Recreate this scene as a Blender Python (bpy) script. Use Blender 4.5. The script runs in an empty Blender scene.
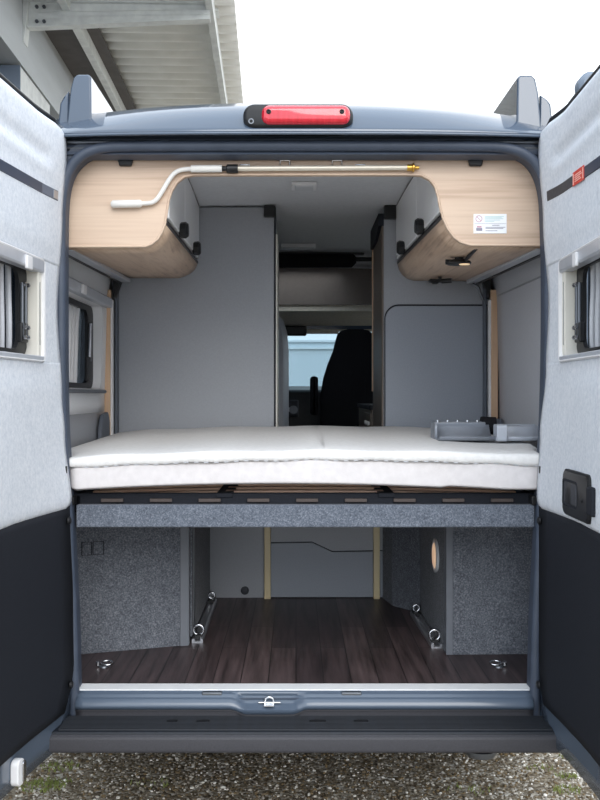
import bpy, bmesh, math, random
from mathutils import Vector, Matrix
random.seed(7)
scn = bpy.context.scene
COL = scn.collection
PI = math.pi
V = Vector

# ------------------------------------------------------------------ camera numbers
CY, CZ, F, VX, VY = -3.15, 1.58, 949.0, 296.0, 395.0

def at(px, py, y):
    """point of the photograph at depth y (metres into the van)"""
    k = (y - CY) / F
    return V(((px - VX) * k, y, CZ - (py - VY) * k))

def sl(c):
    out = []
    for v in c:
        v /= 255.0
        out.append(v / 12.92 if v <= 0.04045 else ((v + 0.055) / 1.055) ** 2.4)
    return (*out, 1.0)

# ------------------------------------------------------------------ materials
MATS = {}
def mat(name, c, rough=.6, metal=0., c2=None, scale=30., stretch=(1, 1, 1), bump=0., bscale=None,
        spec=.5, coat=0., trans=0., emit=None, estr=0., detail=4., lo=.35, hi=.65, alpha=1., sheen=0.):
    if name in MATS: return MATS[name]
    m = bpy.data.materials.new(name); m.use_nodes = True
    nt = m.node_tree; N = nt.nodes; L = nt.links
    b = N['Principled BSDF']
    b.inputs['Roughness'].default_value = rough
    b.inputs['Metallic'].default_value = metal
    b.inputs['Specular IOR Level'].default_value = spec
    b.inputs['Coat Weight'].default_value = coat
    b.inputs['Coat Roughness'].default_value = .05
    b.inputs['Transmission Weight'].default_value = trans
    b.inputs['Sheen Weight'].default_value = sheen
    b.inputs['Alpha'].default_value = alpha
    if emit:
        b.inputs['Emission Color'].default_value = sl(emit)
        b.inputs['Emission Strength'].default_value = estr
    tc = N.new('ShaderNodeTexCoord'); mp = N.new('ShaderNodeMapping')
    mp.inputs['Scale'].default_value = stretch
    L.new(tc.outputs['Object'], mp.inputs['Vector'])
    nz = N.new('ShaderNodeTexNoise'); nz.inputs['Scale'].default_value = scale
    nz.inputs['Detail'].default_value = detail
    L.new(mp.outputs['Vector'], nz.inputs['Vector'])
    rp = N.new('ShaderNodeValToRGB')
    rp.color_ramp.elements[0].position = lo; rp.color_ramp.elements[1].position = hi
    rp.color_ramp.elements[0].color = sl(c)
    rp.color_ramp.elements[1].color = sl(c2 if c2 else [min(255, v * 1.03) for v in c])
    L.new(nz.outputs['Fac'], rp.inputs['Fac'])
    L.new(rp.outputs['Color'], b.inputs['Base Color'])
    if bump:
        nb = N.new('ShaderNodeTexNoise'); nb.inputs['Scale'].default_value = bscale or scale
        nb.inputs['Detail'].default_value = 3.
        L.new(mp.outputs['Vector'], nb.inputs['Vector'])
        bp = N.new('ShaderNodeBump'); bp.inputs['Strength'].default_value = bump
        bp.inputs['Distance'].default_value = .004
        L.new(nb.outputs['Fac'], bp.inputs['Height']); L.new(bp.outputs['Normal'], b.inputs['Normal'])
    MATS[name] = m
    return m

def ramp_node(nt, stops):
    rp = nt.nodes.new('ShaderNodeValToRGB'); e = rp.color_ramp.elements
    e[0].position, e[0].color = stops[0][0], sl(stops[0][1])
    e[1].position, e[1].color = stops[-1][0], sl(stops[-1][1])
    for p, c in stops[1:-1]:
        x = e.new(p); x.color = sl(c)
    return rp

def wood_mat(name, stops, axis, rough=.45, freq=9.):
    """long grain running along one axis of the object"""
    m = bpy.data.materials.new(name); m.use_nodes = True
    nt = m.node_tree; N = nt.nodes; L = nt.links; b = N['Principled BSDF']
    b.inputs['Roughness'].default_value = rough
    tc = N.new('ShaderNodeTexCoord')
    def noise(sc, st, det):
        mp = N.new('ShaderNodeMapping'); mp.inputs['Scale'].default_value = st
        L.new(tc.outputs['Object'], mp.inputs['Vector'])
        n = N.new('ShaderNodeTexNoise'); n.inputs['Scale'].default_value = sc; n.inputs['Detail'].default_value = det
        n.inputs['Distortion'].default_value = .6
        L.new(mp.outputs['Vector'], n.inputs['Vector']); return n
    st = [1., 1., 1.]; st[axis] = .09
    a = noise(freq, st, 4); st2 = list(st); st2[axis] = .03
    f = noise(freq * 9, st2, 3)
    mx = N.new('ShaderNodeMix'); mx.data_type = 'FLOAT'; mx.inputs[0].default_value = .35
    L.new(a.outputs['Fac'], mx.inputs[2]); L.new(f.outputs['Fac'], mx.inputs[3])
    rp = ramp_node(nt, stops)
    L.new(mx.outputs[0], rp.inputs['Fac']); L.new(rp.outputs['Color'], b.inputs['Base Color'])
    MATS[name] = m
    return m

def felt_mat(name, stops, scale, big=6., bump=.3):
    m = bpy.data.materials.new(name); m.use_nodes = True
    nt = m.node_tree; N = nt.nodes; L = nt.links; b = N['Principled BSDF']
    b.inputs['Roughness'].default_value = .95; b.inputs['Specular IOR Level'].default_value = .15
    b.inputs['Sheen Weight'].default_value = .1
    tc = N.new('ShaderNodeTexCoord')
    n1 = N.new('ShaderNodeTexNoise'); n1.inputs['Scale'].default_value = scale; n1.inputs['Detail'].default_value = 5.
    n1.inputs['Roughness'].default_value = .7
    n2 = N.new('ShaderNodeTexNoise'); n2.inputs['Scale'].default_value = big; n2.inputs['Detail'].default_value = 3.
    L.new(tc.outputs['Object'], n1.inputs['Vector']); L.new(tc.outputs['Object'], n2.inputs['Vector'])
    mx = N.new('ShaderNodeMix'); mx.data_type = 'FLOAT'; mx.inputs[0].default_value = .14
    L.new(n1.outputs['Fac'], mx.inputs[2]); L.new(n2.outputs['Fac'], mx.inputs[3])
    rp = ramp_node(nt, stops)
    L.new(mx.outputs[0], rp.inputs['Fac']); L.new(rp.outputs['Color'], b.inputs['Base Color'])
    bp = N.new('ShaderNodeBump'); bp.inputs['Strength'].default_value = bump; bp.inputs['Distance'].default_value = .003
    L.new(n1.outputs['Fac'], bp.inputs['Height']); L.new(bp.outputs['Normal'], b.inputs['Normal'])
    MATS[name] = m
    return m

paint   = mat('blue_grey_paint', (66, 80, 98), rough=.13, coat=.8, spec=.5, scale=2.)
paintin = mat('blue_grey_paint_inner', (84, 96, 112), rough=.22, coat=.3, scale=2.)
rubber  = mat('rubber_seal', (62, 71, 86), rough=.5, c2=(70, 79, 95), scale=12.)
blackp  = mat('black_plastic', (20, 21, 24), rough=.45, scale=40., c2=(27, 28, 31))
darkp   = mat('dark_grey_plastic', (54, 56, 62), rough=.6, c2=(62, 64, 71), scale=90., bump=.15)
bumperm = mat('bumper_plastic', (52, 52, 57), rough=.6, c2=(60, 60, 66), scale=260., bump=.2)
treadm  = mat('tread_plastic', (18, 23, 31), rough=.6, c2=(23, 29, 39), scale=60.)
feltL   = felt_mat('light_felt', [(.3, (196, 203, 213)), (.5, (213, 218, 226)), (.7, (228, 231, 237))], 75., 9., .35)
feltD   = felt_mat('dark_felt', [(.36, (74, 78, 86)), (.5, (102, 106, 114)), (.66, (146, 149, 156))], 170., 30., .5)
feltBar = felt_mat('bar_felt', [(.34, (72, 78, 88)), (.5, (102, 109, 121)), (.66, (140, 146, 157))], 190., 30., .5)
navy    = mat('dark_door_trim', (30, 33, 40), rough=.75, c2=(35, 38, 46), scale=300., bump=.15, spec=.25)
panelG  = mat('grey_laminate', (156, 159, 165), rough=.4, c2=(161, 164, 170), scale=160.)
panelG2 = mat('grey_laminate_lower', (146, 152, 162), rough=.4, c2=(151, 157, 167), scale=160.)
panelW  = mat('pale_grey_lining', (236, 237, 239), rough=.5, c2=(241, 242, 244), scale=120.)
greyW   = mat('grey_wall_lining', (196, 198, 204), rough=.5, c2=(201, 203, 209), scale=120.)
ceilm   = mat('ceiling_lining', (214, 216, 220), rough=.6, c2=(220, 222, 226), scale=60.)
oakX    = wood_mat('oak_front', [(.3, (172, 144, 122)), (.45, (204, 178, 156)), (.58, (214, 190, 168)), (.75, (194, 166, 144))], 0)
oakY    = wood_mat('oak_side', [(.32, (140, 112, 92)), (.44, (198, 170, 146)), (.56, (214, 188, 164)), (.7, (170, 140, 116))], 1)
oakZ    = wood_mat('oak_post', [(.3, (196, 158, 126)), (.5, (216, 182, 150)), (.7, (204, 168, 136))], 2)
pineZ   = wood_mat('pale_post', [(.3, (214, 194, 150)), (.5, (226, 208, 166)), (.7, (216, 196, 152))], 2)
slatm   = wood_mat('beech_slat', [(.3, (190, 155, 130)), (.5, (208, 174, 150)), (.7, (196, 164, 140))], 0)
brownm  = wood_mat('brown_side', [(.3, (92, 80, 72)), (.5, (106, 94, 84)), (.7, (98, 86, 78))], 2)
whiteG  = mat('gloss_light_front', (250, 250, 252), rough=.35, coat=.2, scale=3.)
whiteP  = mat('white_plastic', (226, 226, 228), rough=.4, scale=8.)
creamP  = mat('cream_plastic', (222, 219, 210), rough=.5, scale=8.)
silver  = mat('silver_metal', (176, 178, 184), rough=.32, metal=.75, scale=30.)
alu     = mat('brushed_aluminium', (206, 208, 214), rough=.34, metal=.55, scale=30., stretch=(.1, 1, 1))
galv    = mat('galvanised_steel', (218, 220, 218), rough=.5, metal=.1, c2=(234, 236, 233), scale=9.)
chrome  = mat('bright_zinc', (210, 212, 216), rough=.2, metal=1., scale=8.)
steel   = mat('dull_steel', (112, 116, 122), rough=.4, metal=.8, scale=20.)
brass   = mat('brass', (214, 170, 84), rough=.3, metal=.9, scale=20.)
champ   = mat('champagne_rod', (214, 206, 192), rough=.35, metal=.35, scale=20.)
handleW = mat('off_white_grip', (226, 224, 220), rough=.45, scale=20.)
quilt   = mat('white_cotton_topper', (228, 227, 226), rough=.9, c2=(235, 234, 233), scale=60., bump=.35, bscale=140., spec=.15)
mattm   = mat('white_mattress_cover', (220, 216, 217), rough=.9, c2=(227, 223, 224), scale=40., bump=.2, bscale=220., spec=.15)
seatm   = mat('black_seat_fabric', (22, 22, 25), rough=.85, c2=(28, 28, 32), scale=180., bump=.2, spec=.2)
tyre    = mat('tyre_rubber', (26, 26, 28), rough=.85, scale=60.)
headm   = mat('cab_headliner', (226, 218, 204), rough=.8, c2=(212, 206, 194), scale=60.)
shelfm  = mat('cab_shelf', (122, 112, 106), rough=.7, scale=60.)
redp    = mat('red_sticker', (214, 62, 48), rough=.5, scale=10.)
stickW  = mat('white_sticker', (238, 240, 244), rough=.45, scale=10.)
inkG    = mat('grey_ink', (150, 146, 160), rough=.6, scale=10.)
inkT    = mat('pale_teal_ink', (176, 206, 204), rough=.6, scale=10.)
inkP    = mat('pink_ink', (202, 158, 172), rough=.6, scale=10.)
inkR    = mat('pale_red_ink', (250, 196, 184), rough=.6, scale=10.)
redlens = mat('red_lens', (196, 24, 44), rough=.12, coat=1., c2=(214, 36, 56), scale=60., stretch=(1, .1, .1))
redlow  = mat('red_lens_band', (150, 8, 20), rough=.2, coat=.6, scale=60.)
warm    = mat('warm_lamp_glow', (255, 226, 204), emit=(255, 206, 166), estr=.42)
warm2   = mat('small_warm_glow', (255, 220, 180), emit=(255, 220, 180), estr=.5)
frost   = mat('frosted_diffuser', (206, 208, 212), rough=.4, scale=8.)
wallB   = mat('concrete_fascia', (188, 192, 194), rough=.6, c2=(200, 204, 206), scale=5., stretch=(1, .15, 1))
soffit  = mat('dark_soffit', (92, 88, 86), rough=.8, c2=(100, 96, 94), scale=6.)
corrug  = mat('corrugated_steel', (228, 227, 220), rough=.5, metal=.0, c2=(238, 237, 231), scale=4.)
steelB  = mat('blue_grey_cladding', (112, 124, 140), rough=.5, c2=(122, 134, 150), scale=4.)
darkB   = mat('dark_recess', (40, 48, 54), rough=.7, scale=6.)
undm    = mat('underbody', (36, 38, 42), rough=.8, scale=20.)
grass   = mat('grass_blades', (92, 104, 48), rough=.8, c2=(122, 132, 66), scale=60.)
farwall = mat('pale_hall_wall', (214, 224, 230), rough=.7, c2=(220, 228, 234), scale=.3)
farwht  = mat('white_hall_lines', (225, 232, 236), rough=.6, scale=2.)

def glass_mat(name, tint, rough=0.02, mixf=.75):
    """thin tinted pane: mostly see-through, some mirror"""
    m = bpy.data.materials.new(name); m.use_nodes = True
    nt = m.node_tree; N = nt.nodes; L = nt.links
    N.remove(N['Principled BSDF']); out = N['Material Output']
    t = N.new('ShaderNodeBsdfTransparent'); t.inputs[0].default_value = sl(tint)
    g = N.new('ShaderNodeBsdfGlossy'); g.inputs['Roughness'].default_value = rough
    g.inputs['Color'].default_value = (.9, .95, 1, 1)
    mx = N.new('ShaderNodeMixShader'); mx.inputs[0].default_value = .06
    L.new(t.outputs[0], mx.inputs[1]); L.new(g.outputs[0], mx.inputs[2])
    L.new(mx.outputs[0], out.inputs['Surface'])
    MATS[name] = m
    return m
glassC = glass_mat('clear_pane_glass', (236, 240, 242))
glassT = glass_mat('smoked_pane', (128, 134, 140))
glassW = glass_mat('windscreen_pane', (202, 215, 221))

def plank_mat():
    m = bpy.data.materials.new('dark_plank_vinyl'); m.use_nodes = True
    nt = m.node_tree; N = nt.nodes; L = nt.links; b = N['Principled BSDF']
    b.inputs['Roughness'].default_value = .42
    tc = N.new('ShaderNodeTexCoord')
    mp = N.new('ShaderNodeMapping'); mp.inputs['Rotation'].default_value = (0, 0, PI / 2)
    L.new(tc.outputs['Object'], mp.inputs['Vector'])
    br = N.new('ShaderNodeTexBrick'); br.inputs['Scale'].default_value = 1.
    br.inputs['Brick Width'].default_value = .9; br.inputs['Row Height'].default_value = .095
    br.inputs['Mortar Size'].default_value = .0018; br.inputs['Color1'].default_value = sl((72, 60, 62))
    br.inputs['Color2'].default_value = sl((108, 91, 91)); br.inputs['Mortar'].default_value = sl((30, 24, 26))
    br.offset = .37
    L.new(mp.outputs['Vector'], br.inputs['Vector'])
    m2 = N.new('ShaderNodeMapping'); m2.inputs['Scale'].default_value = (1, .06, 1)
    L.new(tc.outputs['Object'], m2.inputs['Vector'])
    nz = N.new('ShaderNodeTexNoise'); nz.inputs['Scale'].default_value = 45.; nz.inputs['Detail'].default_value = 4.
    L.new(m2.outputs['Vector'], nz.inputs['Vector'])
    rp = ramp_node(nt, [(.3, (150, 150, 150)), (.7, (255, 255, 255))])
    L.new(nz.outputs['Fac'], rp.inputs['Fac'])
    mx = N.new('ShaderNodeMix'); mx.data_type = 'RGBA'; mx.blend_type = 'MULTIPLY'; mx.inputs[0].default_value = 1.
    L.new(br.outputs['Color'], mx.inputs[6]); L.new(rp.outputs['Color'], mx.inputs[7])
    L.new(mx.outputs[2], b.inputs['Base Color'])
    return m
plank = plank_mat()

def gravel_mats():
    m = bpy.data.materials.new('gravel_stones'); m.use_nodes = True
    nt = m.node_tree; N = nt.nodes; L = nt.links; b = N['Principled BSDF']; b.inputs['Roughness'].default_value = .8
    g = N.new('ShaderNodeNewGeometry')
    rp = ramp_node(nt, [(0., (66, 54, 38)), (.25, (132, 112, 80)), (.5, (98, 90, 78)), (.7, (160, 152, 138)), (.9, (206, 200, 190)), (1., (244, 242, 236))])
    L.new(g.outputs['Random Per Island'], rp.inputs['Fac']); L.new(rp.outputs['Color'], b.inputs['Base Color'])
    m2 = bpy.data.materials.new('gravel_bed'); m2.use_nodes = True
    nt = m2.node_tree; N = nt.nodes; L = nt.links; b = N['Principled BSDF']; b.inputs['Roughness'].default_value = .9
    tc = N.new('ShaderNodeTexCoord')
    vo = N.new('ShaderNodeTexVoronoi'); vo.inputs['Scale'].default_value = 70.
    L.new(tc.outputs['Object'], vo.inputs['Vector'])
    sp = N.new('ShaderNodeSeparateColor'); L.new(vo.outputs['Color'], sp.inputs[0])
    rp = ramp_node(nt, [(0., (78, 66, 50)), (.45, (122, 110, 90)), (.8, (160, 152, 138)), (1., (206, 202, 194))])
    L.new(sp.outputs[0], rp.inputs['Fac']); L.new(rp.outputs['Color'], b.inputs['Base Color'])
    bp = N.new('ShaderNodeBump'); bp.inputs['Distance'].default_value = .01; bp.inputs['Strength'].default_value = .6
    bp.invert = True
    L.new(vo.outputs['Distance'], bp.inputs['Height']); L.new(bp.outputs['Normal'], b.inputs['Normal'])
    return m, m2
stones, gbed = gravel_mats()

trimW   = mat('bright_sill_strip', (246, 247, 249), rough=.35, scale=20.)
trimG   = mat('grey_edge_profile', (112, 116, 124), rough=.5, scale=20.)
stripm  = mat('blue_grey_strip', (84, 98, 118), rough=.4, scale=20.)
stripd  = mat('dark_blue_strip', (50, 62, 82), rough=.45, scale=20.)
silverL = mat('light_silver_profile', (186, 190, 198), rough=.35, metal=.15, coat=.3, scale=20.)
railm   = mat('dark_grip_rail', (66, 64, 66), rough=.5, scale=20.)
holdm   = mat('dull_brown_holder', (76, 67, 64), rough=.6, scale=20.)
stripg  = mat('dark_grey_strip', (92, 98, 108), rough=.5, scale=20.)
# ------------------------------------------------------------------ mesh helpers
WORLD = {}
def thing(name, label, cat, loc, group=None, kind=None):
    o = bpy.data.objects.new(name, None); COL.objects.link(o)
    o.location = loc; o.empty_display_size = .1
    WORLD[o.name] = V(loc)
    o['label'] = label; o['category'] = cat
    if group: o['group'] = group
    o['kind'] = kind or 'thing'
    return o
def tag(o, label, cat, group=None, kind=None):
    o['label'] = label; o['category'] = cat
    if group: o['group'] = group
    o['kind'] = kind or 'thing'
    return o

class MB:
    def __init__(s): s.v = []; s.f = []
    def add(s, vs, fs):
        n = len(s.v); s.v += [V(p) for p in vs]; s.f += [tuple(i + n for i in f) for f in fs]; return s
    def box(s, x0, x1, y0, y1, z0, z1, fn=None):
        c = [(x, y, z) for x in (x0, x1) for y in (y0, y1) for z in (z0, z1)]
        if fn: c = [fn(*p) for p in c]
        return s.add(c, [(0, 1, 3, 2), (4, 6, 7, 5), (0, 4, 5, 1), (2, 3, 7, 6), (0, 2, 6, 4), (1, 5, 7, 3)])
    def loft(s, loops, closed=True, caps=True, cyc=False):
        n = len(loops[0]); vs = [p for l in loops for p in l]; fs = []
        m = len(loops)
        for i in range(m if cyc else m - 1):
            j = (i + 1) % m
            for k in range(n if closed else n - 1):
                k2 = (k + 1) % n
                fs.append((i * n + k, i * n + k2, j * n + k2, j * n + k))
        if caps and not cyc:
            fs.append(tuple(range(n - 1, -1, -1))); fs.append(tuple((m - 1) * n + k for k in range(n)))
        return s.add(vs, fs)
    def prism(s, pts, ext):
        e = V(ext); return s.loft([[V(p) for p in pts], [V(p) + e for p in pts]])
    def tube(s, path, r, n=12, caps=True, flat=None, cyc=False):
        path = [V(p) for p in path]; loops = []
        m = len(path); up = None
        for i, p in enumerate(path):
            if cyc: t = (path[(i + 1) % m] - path[i - 1]).normalized()
            else: t = (path[min(i + 1, m - 1)] - path[max(i - 1, 0)]).normalized()
            if up is None:
                up = V((0, 0, 1)) if abs(t.z) < .9 else V((0, 1, 0))
            u = (up - t * up.dot(t)).normalized(); w = t.cross(u); up = u
            ri = r[i] if isinstance(r, (list, tuple)) else r
            a = flat or 1.
            loops.append([p + u * (math.cos(2 * PI * k / n) * ri) + w * (math.sin(2 * PI * k / n) * ri * a) for k in range(n)])
        return s.loft(loops, caps=caps, cyc=cyc)
    def lathe(s, prof, c, axis='z', n=24):
        loops = []
        for r, h in prof:
            l = []
            for k in range(n):
                a = 2 * PI * k / n; p = (r * math.cos(a), r * math.sin(a), h)
                if axis == 'x': p = (p[2], p[0], p[1])
                if axis == 'y': p = (p[0], p[2], p[1])
                l.append(V(p) + V(c))
            loops.append(l)
        return s.loft(loops)
    def grid(s, fn, us, vs):
        n = len(us); pts = [fn(u, v) for v in vs for u in us]
        fs = [(j * n + i, j * n + i + 1, (j + 1) * n + i + 1, (j + 1) * n + i) for j in range(len(vs) - 1) for i in range(n - 1)]
        return s.add(pts, fs)
    def build(s, name, m, parent=None, smooth=None, bev=0., seg=2, solid=None, off=-1, sub=0):
        me = bpy.data.meshes.new(name)
        lo = V((min(p.x for p in s.v), min(p.y for p in s.v), min(p.z for p in s.v)))
        hi = V((max(p.x for p in s.v), max(p.y for p in s.v), max(p.z for p in s.v)))
        c = (lo + hi) / 2
        if parent is None: c.z = lo.z
        me.from_pydata([p - c for p in s.v], [], s.f)
        bm = bmesh.new(); bm.from_mesh(me)
        bmesh.ops.remove_doubles(bm, verts=bm.verts, dist=1e-5)
        if solid is None: bmesh.ops.recalc_face_normals(bm, faces=bm.faces)
        bm.to_mesh(me); bm.free()
        me.materials.append(m)
        o = bpy.data.objects.new(name, me); COL.objects.link(o)
        WORLD[o.name] = c.copy()
        if parent: o.parent = parent; o.location = c - WORLD[parent.name]
        else: o.location = c
        if solid:
            q = o.modifiers.new('solid', 'SOLIDIFY'); q.thickness = solid; q.offset = off
        if bev:
            q = o.modifiers.new('bevel', 'BEVEL'); q.width = bev; q.segments = seg; q.limit_method = 'ANGLE'; q.angle_limit = .7
            q.use_clamp_overlap = True
        if sub:
            q = o.modifiers.new('sub', 'SUBSURF'); q.levels = sub; q.render_levels = sub
        if smooth is not None or bev:
            ang = smooth or 35
            me.polygons.foreach_set('use_smooth', [True] * len(me.polygons))
            bm = bmesh.new(); bm.from_mesh(me)
            for e in bm.edges:
                if len(e.link_faces) == 2:
                    try: e.smooth = e.calc_face_angle() < math.radians(ang)
                    except ValueError: pass
            bm.to_mesh(me); bm.free()
            if bev:
                q = o.modifiers.new('wn', 'WEIGHTED_NORMAL'); q.keep_sharp = True
        return o

def fr(a, b, n): return [a + (b - a) * i / n for i in range(n + 1)]
def rrect(x0, x1, z0, z1, r, n=5):
    pts = []
    for cx, cz, a0 in ((x1 - r, z1 - r, 0), (x0 + r, z1 - r, 90), (x0 + r, z0 + r, 180), (x1 - r, z0 + r, 270)):
        for i in range(n + 1):
            a = math.radians(a0 + 90 * i / n); pts.append((cx + r * math.cos(a), cz + r * math.sin(a)))
    return pts
def smoothpath(pts, n=6):
    """Catmull-Rom through the points"""
    pts = [V(p) for p in pts]; out = []
    for i in range(len(pts) - 1):
        p0 = pts[max(i - 1, 0)]; p1 = pts[i]; p2 = pts[i + 1]; p3 = pts[min(i + 2, len(pts) - 1)]
        for k in range(n):
            t = k / n
            out.append(.5 * ((2 * p1) + (p2 - p0) * t + (2 * p0 - 5 * p1 + 4 * p2 - p3) * t * t + (3 * p1 - p0 - 3 * p2 + p3) * t ** 3))
    out.append(pts[-1]); return out

def strips(mb, fn, z0, z1, u0f, u1f, hole=None, nz=40, nu=10):
    """surface fn(u, z) in rows between z0 and z1, with a rounded hole (ua, ub, za, zb, r)"""
    zs = set(fr(z0, z1, nz))
    if hole:
        ua, ub, za, zb, r = hole
        zs |= {za, zb}
        for i in range(7):
            a = i / 6 * PI / 2
            zs |= {za + r - r * math.cos(a), zb - r + r * math.cos(a)}
    zs = sorted(z for z in zs if z0 - 1e-9 <= z <= z1 + 1e-9)
    def inset(z):
        if z < za + r: return r - math.sqrt(max(0, r * r - (za + r - z) ** 2))
        if z > zb - r: return r - math.sqrt(max(0, r * r - (z - zb + r) ** 2))
        return 0
    for i in range(len(zs) - 1):
        a, b = zs[i], zs[i + 1]
        if b - a < 1e-7: continue
        if hole and a >= za - 1e-9 and b <= zb + 1e-9:
            ia, ib = inset(a), inset(b)
            for (l0, l1, h0, h1) in ((u0f(a), ua + ia, u0f(b), ua + ib), (ub - ia, u1f(a), ub - ib, u1f(b))):
                ls = [fn(l0 + (l1 - l0) * k / 4, a) for k in range(5)]; hs = [fn(h0 + (h1 - h0) * k / 4, b) for k in range(5)]
                mb.loft([ls, hs], closed=False, caps=False)
        else:
            ls = [fn(u0f(a) + (u1f(a) - u0f(a)) * k / nu, a) for k in range(nu + 1)]
            hs = [fn(u0f(b) + (u1f(b) - u0f(b)) * k / nu, b) for k in range(nu + 1)]
            mb.loft([ls, hs], closed=False, caps=False)
    return mb

def interp(tab, z):
    if z <= tab[0][0]: return tab[0][1]
    for (a, va), (b, vb) in zip(tab, tab[1:]):
        if z <= b:
            t = (z - a) / (b - a); t = t * t * (3 - 2 * t)
            return va + (vb - va) * t
    return tab[-1][1]

# ================================================================== THE VAN
van = thing('camper_van', 'blue-grey camper van seen from behind with both rear doors open', 'van', (0, 2.5, 0))
FZ = .60           # cargo floor height
YW = 1.45          # bulkhead depth

# ---- floor, ceiling
fl = MB().box(-.95, .95, .012, YW + 3.2, .57, FZ).build('floor_panel', plank, van)
fl['label'] = 'dark brown plank-look floor'
MB().box(-.728, .782, -.004, .066, .575, FZ + .003).build('floor_edge_trim', trimW, van, bev=.002)
cfn = lambda x, y: V((x, y, 2.50 - .05 * (abs(x) / .93) ** 4))
cb = MB().grid(cfn, fr(-.93, .93, 24), fr(.07, 3.14, 8))
cb.grid(cfn, fr(-.93, -.35, 8), [3.14, 3.66]); cb.grid(cfn, fr(.35, .93, 8), [3.14, 3.66]); cb.grid(cfn, fr(-.93, .93, 24), [3.66, 4.0, 4.2])
cb.build('ceiling_panel', ceilm, van, smooth=40, solid=.02, off=1)
sk = MB().loft([[V((p[0], p[1], z)) for p in rrect(-.36 - o_, .36 + o_, 3.13 - o_, 3.67 + o_, .04 if o_ >= 0 else .04, 5)] for z, o_ in ((2.495, -.03), (2.495, .02), (2.50, .02), (2.62, .02), (2.62, -.02), (2.50, -.02))], cyc=True).build('added_skylight_frame', whiteP, van, smooth=30)  # unseen skylight, added so daylight falls on the cab overhead
MB().loft([[V((p[0], p[1], z)) for p in rrect(-.37, .37, 3.12, 3.68, .04, 5)] for z in (2.622, 2.630)]).build('added_skylight_pane', glassC, sk)
# ---- interior side linings (left one has a window)
def wallx(z):
    return interp([(.6, .885), (1.2, .93), (1.5, .935), (2.0, .925), (2.3, .89), (2.5, .83)], z)
XC = .028
HOLE = (.22, 1.225, 1.605, 1.99, .05)
for s in (-1, 1):
    f = (lambda s: lambda y, z: V((XC + s * wallx(z), y, z)))(s)
    up = strips(MB(), f, 1.50 if s < 0 else 1.30, 2.48, lambda z: .06, lambda z: 1.44, HOLE if s < 0 else None, 20, 6)
    o = up.build('side_lining', panelW if s < 0 else greyW, van, smooth=40, solid=.012, off=1 if s > 0 else -1)
    lo = strips(MB(), f, .60, 1.50 if s < 0 else 1.30, lambda z: .06, lambda z: 1.44, None, 8, 4)
    lo.build('lower_side_lining', panelG, van, smooth=40, solid=.012, off=1 if s > 0 else -1)
# ---- outer body sides and roof
def bodyx(z):
    return interp([(.45, .97), (.8, 1.01), (1.5, 1.025), (2.0, .99), (2.35, .94), (2.5, .90)], z)
for s in (-1, 1):
    f = (lambda s: lambda y, z: V((XC + s * bodyx(z), y, z)))(s)
    hole = (.16, 1.28, 1.58, 2.02, .06) if s < 0 else (2.15, 3.25, 1.62, 2.10, .06)  # right hole added to let daylight onto the aisle
    # wheel arches are cut by a raised lower edge through two rows
    def u0(z): return .02
    def u1(z): return (2.85 if s < 0 else 3.80) if 1.55 < z < 2.12 else (4.5 if z > 2 else 5.55)  # left opening lengthened backward to let more daylight in
    strips(MB(), f, .45, 2.50, u0, u1, hole, 30, 10).build('body_side', paint, van, smooth=40, solid=.02, off=-1 if s > 0 else 1)
    for y in (1.25, 5.05):
        w = MB().lathe([(.20, -.11), (.33, -.115), (.355, -.08), (.36, 0), (.355, .08), (.33, .115), (.20, .11)], (s * .93, y, .36), 'x', 32).build('wheel', tyre, van, smooth=40)
        MB().lathe([(.03, -.02), (.20, -.03), (.21, -.10), (.195, -.10), (.18, -.02), (.18, .07), (.2, .1), (.21, .1), (.2, .04), (.03, .05)] if s < 0 else
                   [(.03, .02), (.20, .03), (.21, .10), (.195, .10), (.18, .02), (.18, -.07), (.2, -.1), (.21, -.1), (.2, -.04), (.03, -.05)], (s * .93, y, .36), 'x', 24).build('wheel_rim', silver, w, smooth=40)
def roofz(x): return -.045 * (abs(x) / .8) ** 2.4
prof = [(-.075, 2.428), (-.078, 2.436), (-.07, 2.45), (-.045, 2.485), (-.01, 2.525), (.05, 2.565), (.14, 2.588), (.3, 2.60), (.8, 2.605), (3.14, 2.605), (3.66, 2.605), (4.5, 2.56)]
rfn = lambda x, t: V((x, prof[t][0] + .05 * (abs(x) / .9) ** 3 * (1 if prof[t][0] < .1 else 0), prof[t][1] + roofz(x) * min(1, max(0, (prof[t][1] - 2.44) / .08))))
rxs = sorted(set([round(v, 4) for v in fr(-.90, .90, 40)] + [-.36, .36]))
kI = [p[0] for p in prof].index(3.14)
rb = MB().grid(rfn, rxs, range(kI + 1)); rb.grid(rfn, [x for x in rxs if x <= -.36], [kI, kI + 1]); rb.grid(rfn, [x for x in rxs if x >= .36], [kI, kI + 1]); rb.grid(rfn, rxs, range(kI + 1, len(prof)))
rb.build('roof_panel', paint, van, smooth=60, solid=.012, off=-1)
MB().tube([(x, -.076 + .05 * (abs(x) / .9) ** 3, 2.428) for x in fr(-.88, .88, 30)], .005, 8).build('roof_edge_lip', paint, van, smooth=60)
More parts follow.
